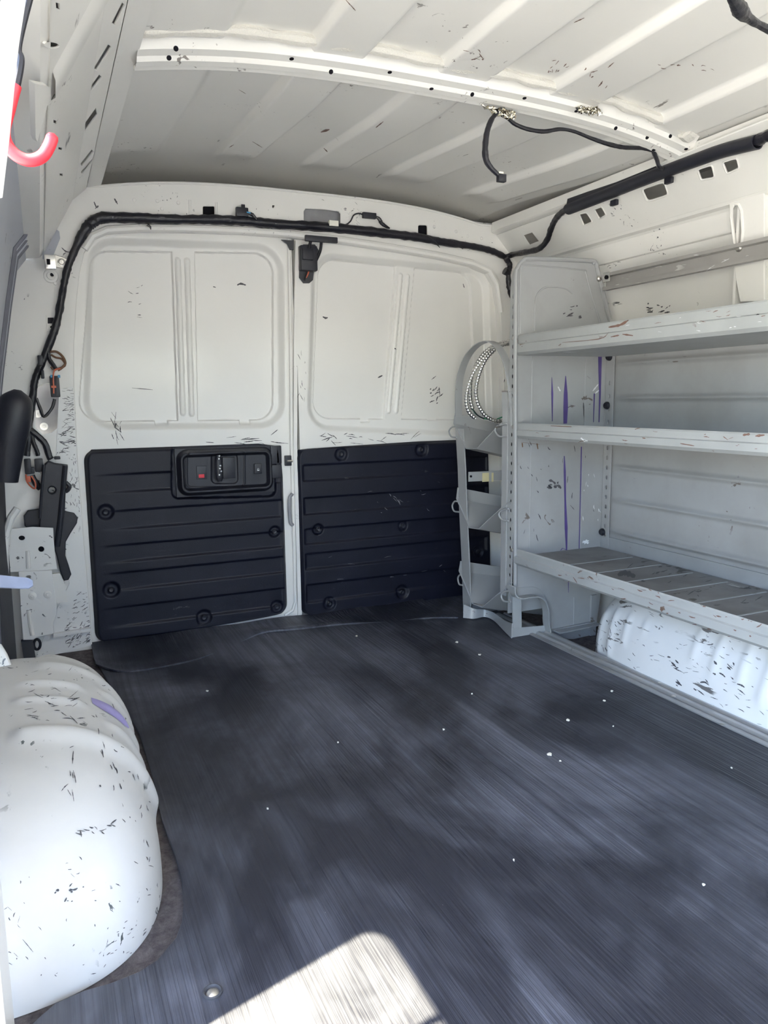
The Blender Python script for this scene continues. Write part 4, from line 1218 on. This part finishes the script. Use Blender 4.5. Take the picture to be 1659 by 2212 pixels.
add_tube(bm, pts_y([(1090, 585), (1098, 590)], YF - .03), .011, 8, .4)
obj('loom', bm, 'tape', har)
bm = bmesh.new()                                  # branch along the right side to the duct
pb = [ony(1092, 556, YF - .018), ony(1108, 550, YF - .03), onx(1135, 545, 1.555), onx(1165, 537, 1.55), onx(1182, 518, 1.55), onx(1190, 495, 1.545), onx(1200, 474, 1.535), onx(1214, 459, 1.52), onx(1232, 447, 1.505)]
add_tube(bm, smooth_path(pb, 6), .0095, 10, .18)
obj('loom', bm, 'tape', har)
# lower tails and plugs on the left pillar
bm = bmesh.new()
for l, r_ in (([(64, 905), (62, 940), (60, 965), (58, 985)], .008), ([(66, 930), (72, 955), (80, 975), (82, 985)], .006), ([(64, 928), (85, 945), (98, 960), (106, 985), (110, 992)], .009),
             ([(104, 762), (106, 775), (116, 790), (122, 800)], .006), ([(78, 860), (86, 880), (95, 900), (112, 882), (118, 862)], .0045), ([(68, 1028), (78, 1045), (88, 1055)], .009)):
    add_tube(bm, smooth_path(pts_y(l, YF - .022), 5), r_, 8, .15)
obj('lead', bm, 'tape', har)
bm = bmesh.new()
for x0_, y0_, x1_, y1_ in ((54, 990, 66, 1025), (66, 1008, 74, 1024), (76, 990, 92, 1020), (110, 812, 118, 858), (119, 812, 127, 858), (89, 800, 95, 818), (82, 768, 92, 790), (117, 985, 130, 993)):
    add_box(bm, ony(x0_, y1_, YF - .035), ony(x1_, y0_, YF - .018), .003)
obj('connector', bm, 'black', har)
bm = bmesh.new()
add_tube(bm, smooth_path(pts_y([(130, 796), (118, 800), (115, 815), (116, 838), (116, 850)], YF - .040), 5), .0022, 6)
add_tube(bm, smooth_path(pts_y([(56, 1025), (58, 1040), (68, 1052), (76, 1055), (76, 1042), (68, 1028)], YF - .036), 5), .0022, 6)
add_box(bm, ony(111, 838, YF - .042), ony(121, 833, YF - .038), .0008); add_box(bm, ony(57, 1042, YF - .040), ony(66, 1028, YF - .034), .001)
obj('wire', bm, 'orange', har)
bm = bmesh.new()
add_tube(bm, smooth_path(pts_y([(108, 760), (122, 760), (135, 770), (141, 785), (133, 795), (125, 800)], YF - .025), 5), .0034, 6)
add_tube(bm, smooth_path(pts_y([(110, 766), (120, 772), (134, 776), (140, 790), (118, 798), (110, 792)], YF - .022), 5), .003, 6)
obj('wire', bm, 'brown', har)
bm = bmesh.new()
for px in (111, 127): add_box(bm, ony(px - 2, 816, YF - .038), ony(px + 3, 810, YF - .034), .0006)
obj('connector_clip', bm, 'blue', har)

# ---- black cable duct along the right roof edge
du = empty('cable_duct', onx(1430, 380, 1.50), 'long black plastic cable duct running along the right roof edge', 'cable duct')
ax = [onx(a_, b_, 1.502) for a_, b_ in [(1228, 452), (1300, 424), (1400, 384), (1500, 347), (1560, 326), (1636, 307)]]
bm = bmesh.new()
rings = []
for p in smooth_path(ax, 4):                      # open tray: slit tube
    rings.append([p + np.array([.019 * math.cos(q_), 0, .016 * math.sin(q_)]) for q_ in np.linspace(math.radians(-250), math.radians(70), 15)] +
                 [p + np.array([.016 * math.cos(q_), 0, .013 * math.sin(q_)]) for q_ in np.linspace(math.radians(70), math.radians(-250), 15)])
add_loft(bm, rings, close=True)
obj('duct_body', bm, 'black', du, smooth=40)
bm = bmesh.new()
add_strip(bm, [onx(1225, 437, 1.497), onx(1330, 400, 1.497), onx(1420, 365, 1.497), onx(1480, 350, 1.497)], [(.004, 0, .020)] * 4, (.002, 0, 0))
obj('duct_lid', bm, 'black', du)
bm = bmesh.new()
add_tube(bm, smooth_path([onx(1600, 318, 1.503), onx(1636, 304, 1.503), onx(1662, 292, 1.503), onx(1700, 276, 1.503)], 5), .012, 10, .2)
obj('loom', bm, 'tape', du)
bm = bmesh.new()
for px, py in [(1327, 438), (1445, 390), (1235, 445)]:
    p = onx(px, py, 1.515); add_box(bm, p - np.array([.006, .012, .008]), p + np.array([.006, .012, .008]), .003)
obj('duct_clip', bm, 'black', du)

# ---- dangling cables and foil on the roof bow
def zb(x): return roof_z(x) - .03
cab = empty('hanging_cable', onz(1070, 250, 1.355), 'black cable with a plug hanging from silver foil on the roof bow', 'cable')
yc_ = 1.50
bm = bmesh.new()
add_tube(bm, smooth_path(pts_y([(1076, 242), (1062, 258), (1052, 285), (1048, 318), (1050, 345), (1060, 362), (1076, 378)], yc_), 6), [.004, .006, .0065, .007, .006, .005], 8, .12)
obj('lead', bm, 'tape', cab)
bm = bmesh.new(); add_box(bm, ony(1078, 391, yc_ - .006), ony(1088, 379, yc_ + .006), .0015); obj('plug', bm, 'black', cab)
bm = bmesh.new(); add_box(bm, ony(1078, 381, yc_ - .004), ony(1084, 373, yc_ + .004), .001); obj('plug_tip', bm, 'paper', cab)
bm = bmesh.new()
pth = [ony(1098, 256, 1.515), ony(1112, 268, 1.52), ony(1140, 279, 1.52), ony(1175, 284, 1.52), ony(1210, 279, 1.518), ony(1240, 284, 1.516), ony(1275, 298, 1.516), ony(1310, 310, 1.518), ony(1345, 318, 1.518), ony(1385, 320, 1.516), ony(1411, 326, 1.515)]
add_tube(bm, smooth_path(pth, 6), [.004, .0045, .005, .004, .004, .0055, .005, .004], 8, .1)
add_tube(bm, smooth_path([ony(1411, 326, 1.515), ony(1419, 345, 1.51), ony(1424, 360, 1.51), ony(1432, 364, 1.52)], 5), .005, 8, .1)
o = obj('roof_cable', bm, 'tape'); setp(o, 'black cable sagging behind the roof bow from the foil to the right roof edge', 'cable')
def foil(name, px_list, y, label, seed):
    rnd = random.Random(seed)
    base = pts_y(px_list, y)
    nu, nv = 22, 9
    a0_, a1_, b1_, b0_ = base
    P = np.zeros((nu, nv, 3))
    for i in range(nu):
        for j in range(nv):
            u_, v_ = i / (nu - 1), j / (nv - 1)
            p = (a0_ * (1 - u_) + a1_ * u_) * (1 - v_) + (b0_ * (1 - u_) + b1_ * u_) * v_
            P[i, j] = p + np.array([rnd.uniform(-.004, .004), rnd.uniform(-.007, .003), rnd.uniform(-.005, .005)])
    o = grid_obj(name, P, 'foil', thick=(0, .003, .001), smooth=25)
    return setp(o, label, 'foil tape')
foil('foil_tape', [(1040, 226), (1112, 240), (1112, 258), (1068, 248)], 1.502, 'silver foil tape wrapped under the middle of the roof bow above the hanging plug', 1)
foil('foil_tape', [(1246, 232), (1296, 236), (1298, 248), (1252, 244)], 1.448, 'crumpled silver foil scrap on the front face of the roof bow, right of the cable', 2)
bm = bmesh.new()
add_tube(bm, smooth_path([onz(1575, -12, 1.25), onz(1590, 8, 1.25), onz(1606, 30, 1.25), onz(1630, 48, 1.25), onz(1665, 66, 1.25), onz(1700, 82, 1.25)], 6), [.004, .008, .0105, .006, .005, .006, .006], 10, .1)
o = obj('loose_cable', bm, 'tape'); setp(o, 'black taped cable hanging at the top right corner of the photo near the ceiling', 'cable')

# ================================================================== things on the left pillar and wall
# black plastic bracket
br = empty('plastic_bracket', ony(115, 1150, YF - .03), 'tall black plastic bracket with wide shoulders on the left rear pillar', 'bracket')
plate_y('flange', [[(88, 1098), (60, 1102), (51, 1114), (53, 1135), (66, 1148), (92, 1152), (112, 1170), (122, 1200), (130, 1235), (138, 1254), (148, 1252), (154, 1240), (148, 1220), (141, 1200), (142, 1170), (152, 1152), (166, 1130), (168, 1118), (160, 1108), (142, 1104)]], YF - .018, .012, 'black', br, bev=.003)
plate_y('channel', [[(96, 1002), (104, 995), (118, 1000), (146, 1004), (143, 1030), (140, 1100), (130, 1180), (116, 1176), (92, 1150), (84, 1140), (90, 1050)], ellipse(112, 1058, 7.5, 7, 16)], YF - .032, .028, 'black', br, bev=.004)
bm = bmesh.new(); add_tube(bm, pts_y([(141, 1006), (136, 1060), (128, 1140), (122, 1180)], YF - .05), .007, 8); add_tube(bm, pts_y([(95, 1004), (90, 1060), (86, 1120)], YF - .048), .004, 8)
obj('rib', bm, 'black', br)
bm = bmesh.new(); add_tube(bm, smooth_path(pts_y([(142, 1042), (150, 1050), (147, 1058), (141, 1062)], YF - .02), 4), .006, 8); obj('hook_ear', bm, 'black', br)
# white steel striker brackets
o = plate_y('steel_bracket', [[(24, 1142), (70, 1138), (115, 1140), (116, 1165), (119, 1195), (123, 1229), (80, 1233), (20, 1236), (18, 1200)], ellipse(47, 1162, 7, 5, 14), ellipse(89, 1186, 6.5, 6, 14)], YF - .055, .004, 'white_worn', bev=.001)
setp(o, 'upper white chipped steel plate with two round holes, in front of the black bracket', 'bracket')
bm = bmesh.new(); add_tube(bm, pts_y([(60, 1190), (62, 1228)], YF - .058), .006, 8); obj('pressed_rib', bm, 'white', o)
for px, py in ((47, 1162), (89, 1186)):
    bm = bmesh.new(); add_cyl(bm, ony(px, py, YF - .052), (0, 1, 0), .013, .006, 18); obj('hole_shade_back', bm, 'hole_shade', o)  # dark disc paints the shade seen through each bracket hole
bm = bmesh.new(); add_strip(bm, pts_y([(24, 1142), (19, 1190), (20, 1236), (26, 1310)], YF - .045), (.006, 0, 0), (0, .03, 0)); obj('side_flange', bm, 'white', o)
o = plate_y('steel_bracket', [[(40, 1234), (112, 1232), (117, 1270), (122, 1305), (122, 1325), (115, 1345), (117, 1368), (80, 1376), (72, 1382), (50, 1382), (45, 1320)], rrect(57, 66, 1243, 1249, 2.5, 3)], YF - .066, .005, 'white_worn', bev=.0015)
setp(o, 'lower white steel plate with two bolt heads, above the left wheel arch', 'bracket')
bm = bmesh.new()
for px, py in [(70, 1287), (103, 1284)]:
    p = ony(px, py, YF - .068); add_lathe(bm, p, (0, -1, 0), [(.011, 0), (.011, .002), (.008, .004), (.005, .004), (.004, .007), (0, .007)], 18)
obj('bolt', bm, 'white', o)
bm = bmesh.new(); add_tube(bm, pts_y([(62, 1318), (65, 1345), (70, 1372)], YF - .068), .006, 8); obj('pressed_rib', bm, 'white', o)
bm = bmesh.new(); add_strip(bm, pts_y([(117, 1238), (128, 1262), (133, 1300)], YF - .05), [(.03, 0, 0)] * 3, (0, .02, 0)); obj('side_flange', bm, 'white', o)
# tie-down ring below
bm = bmesh.new()
ring = [ony(80 + 7 * math.cos(q_), 1392 + 11 * math.sin(q_), YF - .03) for q_ in np.linspace(0, 2 * math.pi, 20)]
add_tube(bm, ring, .004, 8)
o = obj('tie_ring', bm, 'black'); setp(o, 'small dark tie-down ring under the lower white plate on the left pillar', 'ring')
bm = bmesh.new(); add_strip(bm, pts_y([(58, 1382), (66, 1432)], YF - .04), [(.03, 0, 0)] * 2, (0, .02, 0)); obj('ring_mount', bm, 'rubber', o)
# hinge / door check at the top of the pillar
o = empty('door_hinge', ony(120, 567, YF - .02), 'shiny zinc door catch bolted at the top of the left rear pillar', 'door catch')
bm = bmesh.new(); add_box(bm, ony(97, 580, YF - .05), ony(119, 553, YF - .03), .003); obj('catch_body', bm, 'bright', o)
bm = bmesh.new(); add_box(bm, ony(101, 571, YF - .053), ony(108, 560, YF - .048), .001); obj('catch_slot_shade', bm, 'hole_shade', o)  # shade inside the slot, painted as a near-black block
plate_y('mount_plate', [[(118, 550), (146, 560), (142, 580), (118, 577)]], YF - .008, .006, 'steel', o, bev=.001)
bm = bmesh.new(); add_lathe(bm, ony(133, 567, YF - .011), (0, -1, 0), [(.011, 0), (.011, .003), (.007, .004), (.006, .009), (0, .009)], 16); obj('bolt', bm, 'steel', o)
# black rounded side stop at the photo edge
bm = bmesh.new()
add_tube(bm, smooth_path([ony(38, 842, 2.02), ony(34, 872, 2.02), ony(22, 930, 2.02), ony(14, 985, 2.02), ony(10, 1040, 2.02)], 5), [.008, .024, .034, .038, .041, .042, .042, .040, .038, .036, .034, .032, .030], 18)
o = obj('grab_handle', bm, 'black'); setp(o, 'rounded black plastic grip on the left side wall at the photo edge', 'handle')
bm = bmesh.new()
add_strip(bm, [(-.105, 2.08, .70), (-.115, 2.10, .45), (-.12, 2.10, .02)], [(.02, .14, 0)] * 3, (.01, 0, 0))  # dark sheet standing in for the shade of a cavity here
o = obj('cavity_shade_sheet', bm, 'rubber'); setp(o, 'dark sheet for the shaded gap low on the left side wall behind the white brackets', 'shade sheet')
# pale flanges at the left edge
bm = bmesh.new()
add_strip(bm, [onx(a_, b_, -.085) for a_, b_ in [(34, 1104), (20, 1120), (12, 1150), (8, 1200), (6, 1260), (2, 1330), (-4, 1390)]], (0, .025, 0), (.004, 0, 0)) if False else add_tube(bm, pts_y([(38, 1098), (24, 1118), (14, 1150), (10, 1200), (10, 1260), (4, 1330), (-6, 1400)], 2.15), .010, 8)
obj('pillar_flange', bm, 'white_worn', wall)

# zinc lever near the side door
bm = bmesh.new()
pp = pts_y([(-40, 1252), (0, 1256), (40, 1259), (62, 1260), (71, 1260)], .95)
ww = [(0, 0, .010)] * 3 + [(0, 0, .009), (0, 0, .005)]
add_strip(bm, pp, [(0, .010, .012), (0, .010, .012), (0, .010, .011), (0, .009, .010), (0, .005, .005)], (0, .0018, -.0015))
o = obj('latch_lever', bm, 'lever'); setp(o, 'flat pale blue metal lever poking in from the left photo edge', 'lever')
# red hook
hk = empty('hook', ony(60, 260, .60), 'red vinyl coated hook hanging from the left roof rail near the camera', 'hook')
bm = bmesh.new()
hpth = [(33, 184), (27, 205), (18, 240), (10, 270), (9, 292), (16, 313), (32, 333), (55, 345), (76, 345), (94, 335), (106, 316), (113, 298)]
add_tube(bm, smooth_path(pts_y(hpth, .60), 5), .0042, 12)
p_e = ony(113, 298, .60); add_lathe(bm, p_e, ony(114, 296, .60) - ony(108, 310, .60), [(.0042, 0), (.0034, .002), (0, .0036)], 12)
obj('coated_hook', bm, 'red', hk)
bm = bmesh.new(); add_tube(bm, smooth_path(pts_y([(33, 186), (40, 150), (42, 125), (36, 105), (44, 60), (62, -10), (80, -80), (98, -150)], .60), 5), .0032, 8); obj('hook_stem', bm, 'black', hk)
# door seal edge near the camera (pale flange beside the hook)
bm = bmesh.new()
add_tube(bm, smooth_path(pts_y([(38, -60), (26, 20), (14, 100), (4, 200), (-6, 300), (-20, 420)], .50), 5), .006, 8)
obj('aperture_flange', bm, 'white', wl)

# ================================================================== bits on the floor
fa = empty('floor_anchor', onz(459, 2144, .0), 'round recessed anchor bolt sunk in the rubber mat near the sunlit patch', 'anchor')
p = onz(459, 2144, .0075)
bm = bmesh.new(); add_lathe(bm, p, (0, 0, 1), [(.0125, -.001), (.0125, .002), (.0105, .003), (.009, .001), (.0085, -.0005)], 24); obj('anchor_ring', bm, 'rubber', fa)
bm = bmesh.new(); add_lathe(bm, p - np.array([0, 0, .001]), (0, 0, 1), [(.009, 0), (.007, .002), (.004, .004), (0, .0045)], 20); obj('anchor_bolt', bm, 'steel', fa)
# pale scraps
SCR = [(1305, 1515, 3), (1322, 1494, 2.5), (1226, 1557, 3), (1188, 1630, 5), (1210, 1645, 2), (958, 1577, 2), (987, 1388, 3), (1036, 1415, 3), (730, 1605, 2), (448, 1494, 2), (317, 1442, 3), (578, 1748, 2), (1020, 1500, 1.5), (1325, 1570, 1.5), (1520, 1913, 2.5), (1110, 1860, 1.5), (1580, 1660, 1.5), (770, 1375, 1.5)]
for k, (px, py, s_) in enumerate(SCR):
    p = onz(px, py, .0075)
    if py < 1345: p[2] += .004
    r_ = s_ * np.linalg.norm(p - EYE) / FPX
    bm = bmesh.new()
    lp = [V(p + np.array([r_ * random.uniform(.6, 1.6) * math.cos(q_), r_ * random.uniform(.6, 1.8) * math.sin(q_), random.uniform(0, .0015)])) for q_ in np.linspace(0, 2 * math.pi, 8)[:-1]]
    A = [bm.verts.new(v) for v in lp]; B = [bm.verts.new(v + Vector((0, 0, .002))) for v in lp]
    bm.faces.new(A[::-1]); bm.faces.new(B)
    for i in range(7): bm.faces.new((A[i], A[(i + 1) % 7], B[(i + 1) % 7], B[i]))
    o = obj('paper_scrap', bm, 'paper', smooth=0)
    setp(o, 'tiny pale scrap lying on the black rubber floor mat', 'scrap', 'pale scraps on the floor mat')

# ================================================================== wear marks where the photo shows them
bpy.context.view_layer.update()
strokes(d1, d1, 'chip', scatter(238, 888, 264, 946, 16, 16, 1.6, 1.2, 1) + scatter(455, 945, 600, 956, 8, 26, 1.6, -.05, 2) + scatter(265, 610, 310, 690, 8, 10, 1.2, .2, 3) +
        [((512, 616), (520, 613), (531, 616), 5), ((460, 619), (466, 621), 2), ((285, 838), (330, 842), 1.2), ((585, 940), (600, 928), 2), ((520, 950), (560, 947), 2.5), ((445, 955), (462, 956), 2)])
strokes(d2, d2, 'chip', scatter(922, 838, 950, 872, 12, 10, 2.2, -.7, 4) + scatter(670, 935, 900, 957, 22, 22, 1.4, .05, 5) + scatter(640, 740, 662, 860, 10, 12, 1, 1.3, 6) +
        [((697, 684), (703, 687), (708, 686), 4), ((816, 816), (826, 811), 3), ((852, 752), (856, 755), 2.5), ((932, 820), (942, 812), 1.5), ((948, 836), (950, 855), 1.5), ((1000, 613), (1003, 622), 2)])
strokes(wall, wall, 'chip', [((203, 436), (208, 448), 3.5), ((247, 429), (254, 441), 3.5), ((133, 535), (142, 543), (152, 545), 2.5), ((1066, 628), (1070, 634), 2)] + scatter(1040, 800, 1090, 960, 14, 10, 1.6, 1.2, 7) + scatter(300, 492, 620, 506, 8, 18, 1, .1, 8))
strokes(pw, wall, 'chip', scatter(133, 835, 158, 930, 60, 14, .9, 0, 9) + scatter(125, 930, 165, 985, 30, 16, 1.6, 0, 10) + scatter(150, 985, 178, 1150, 40, 8, 1.0, 1.3, 11) + scatter(150, 1280, 190, 1345, 26, 11, 1.2, -.5, 12) + scatter(140, 1350, 195, 1400, 60, 13, 1.2, -.6, 13))
strokes(bpy.data.objects['ceiling'], bpy.data.objects['ceiling'], 'brownchip', scatter(1180, 130, 1222, 168, 10, 10, 2.0, -.8, 14) + scatter(1262, 145, 1315, 190, 7, 14, 2.0, -.7, 15) + scatter(1420, 132, 1540, 152, 10, 10, 1.6, .15, 16) + scatter(1000, 95, 1050, 130, 7, 12, 1.6, .2, 17) +
        [((1240, 48), (1262, 38), 2.5), ((748, 0), (768, 22), 2), ((516, 193), (531, 202), 1.2), ((693, 285), (712, 279), 4), ((700, 320), (708, 328), 2.5), ((812, 275), (828, 262), 2.5), ((545, 305), (566, 318), 1.2), ((495, 318), (505, 312), 1.5)])
strokes(la, la, 'chip', scatter(25, 1440, 240, 1500, 18, 14, 1.2, -.15, 20) + scatter(50, 1495, 170, 1560, 26, 20, 1.5, -.1, 21) + scatter(145, 1595, 160, 1715, 8, 22, 2.2, 1.45, 22) + scatter(205, 1560, 262, 1700, 14, 15, 2.2, 1.2, 23) + scatter(160, 1778, 240, 1800, 13, 15, 2.4, .2, 24) +
        scatter(0, 1850, 330, 2120, 38, 9, 1.9, None, 25) + scatter(260, 1650, 325, 1860, 16, 13, 1.6, 1.1, 26) + scatter(210, 2000, 330, 2115, 34, 10, 1.6, -.8, 27) + scatter(10, 1940, 60, 2080, 5, 30, 1.4, .9, 28) + scatter(110, 1905, 180, 1960, 9, 10, 4.0, -.5, 29))
strokes(ra, ra, 'chip', scatter(1330, 1375, 1655, 1570, 90, 13, 1.2, .42, 30) + scatter(1440, 1410, 1600, 1490, 24, 16, 3.2, .6, 31) + scatter(1275, 1330, 1330, 1400, 24, 10, 1.4, 1.2, 32))
strokes(s1, s1, 'brownchip', [((1315, 707), (1340, 702), (1358, 692), 6), ((1320, 728), (1338, 724), 4), ((1215, 740), (1295, 732), (1316, 718), 1.6), ((1345, 722), (1368, 725), 4)] + scatter(1400, 655, 1659, 700, 12, 12, 1.6, -.12, 33))
strokes(s1, s1, 'scuffwhite', scatter(1330, 660, 1659, 720, 12, 9, 1.2, -.1, 34))
strokes(s2, s2, 'brownchip', [((1190, 920), (1235, 922), 2), ((1605, 940), (1620, 938), 5), ((1632, 942), (1652, 940), 5), ((1470, 958), (1500, 963), 2.5)] + scatter(1130, 920, 1650, 985, 26, 12, 1.6, .05, 35))
strokes(s2, s2, 'scuffwhite', [((1255, 946), (1262, 951), (1270, 952), 5)])
strokes(s3, s3, 'brownchip', scatter(1170, 1195, 1500, 1300, 40, 12, 2.0, .32, 36) + scatter(1400, 1270, 1655, 1380, 40, 12, 2.2, .32, 37))
strokes(dk, s3, 'chip', scatter(1290, 1210, 1655, 1320, 40, 16, 2.2, -.25, 38) + [((1335, 1243), (1350, 1238), (1372, 1246), 14)])
strokes(ep, ep, 'chip', scatter(1120, 930, 1300, 1190, 26, 12, 1.6, 1.2, 39) + scatter(1200, 640, 1250, 690, 8, 12, 3, -.4, 40) + scatter(1180, 1035, 1215, 1055, 10, 10, 5, .3, 41) + [((1222, 882), (1236, 876), 1.5), ((1260, 870), (1262, 912), 3)])
strokes(ep, ep, 'scuffwhite', [((1205, 835), (1210, 845), 3), ((1280, 845), (1292, 830), 3), ((1285, 850), (1295, 842), 3)] + scatter(1250, 1020, 1300, 1150, 10, 8, 1.5, 1.3, 42))
strokes(wr, wr, 'chip', scatter(1395, 655, 1450, 676, 14, 10, 2.6, -.2, 43) + [((1447, 536), (1460, 530), 4), ((1345, 527), (1372, 522), 2)] + scatter(1300, 565, 1335, 580, 8, 8, 1.4, -.3, 44))
strokes(t2, t2, 'primer', scatter(760, 1040, 960, 1130, 7, 9, .8, .3, 45) + scatter(700, 1200, 980, 1260, 9, 14, .7, -.05, 46) + scatter(840, 1065, 865, 1080, 6, 12, 1.2, .9, 47))
strokes(rl, rl, 'scuffwhite', scatter(1340, 545, 1659, 600, 16, 18, 1.4, -.2, 48))
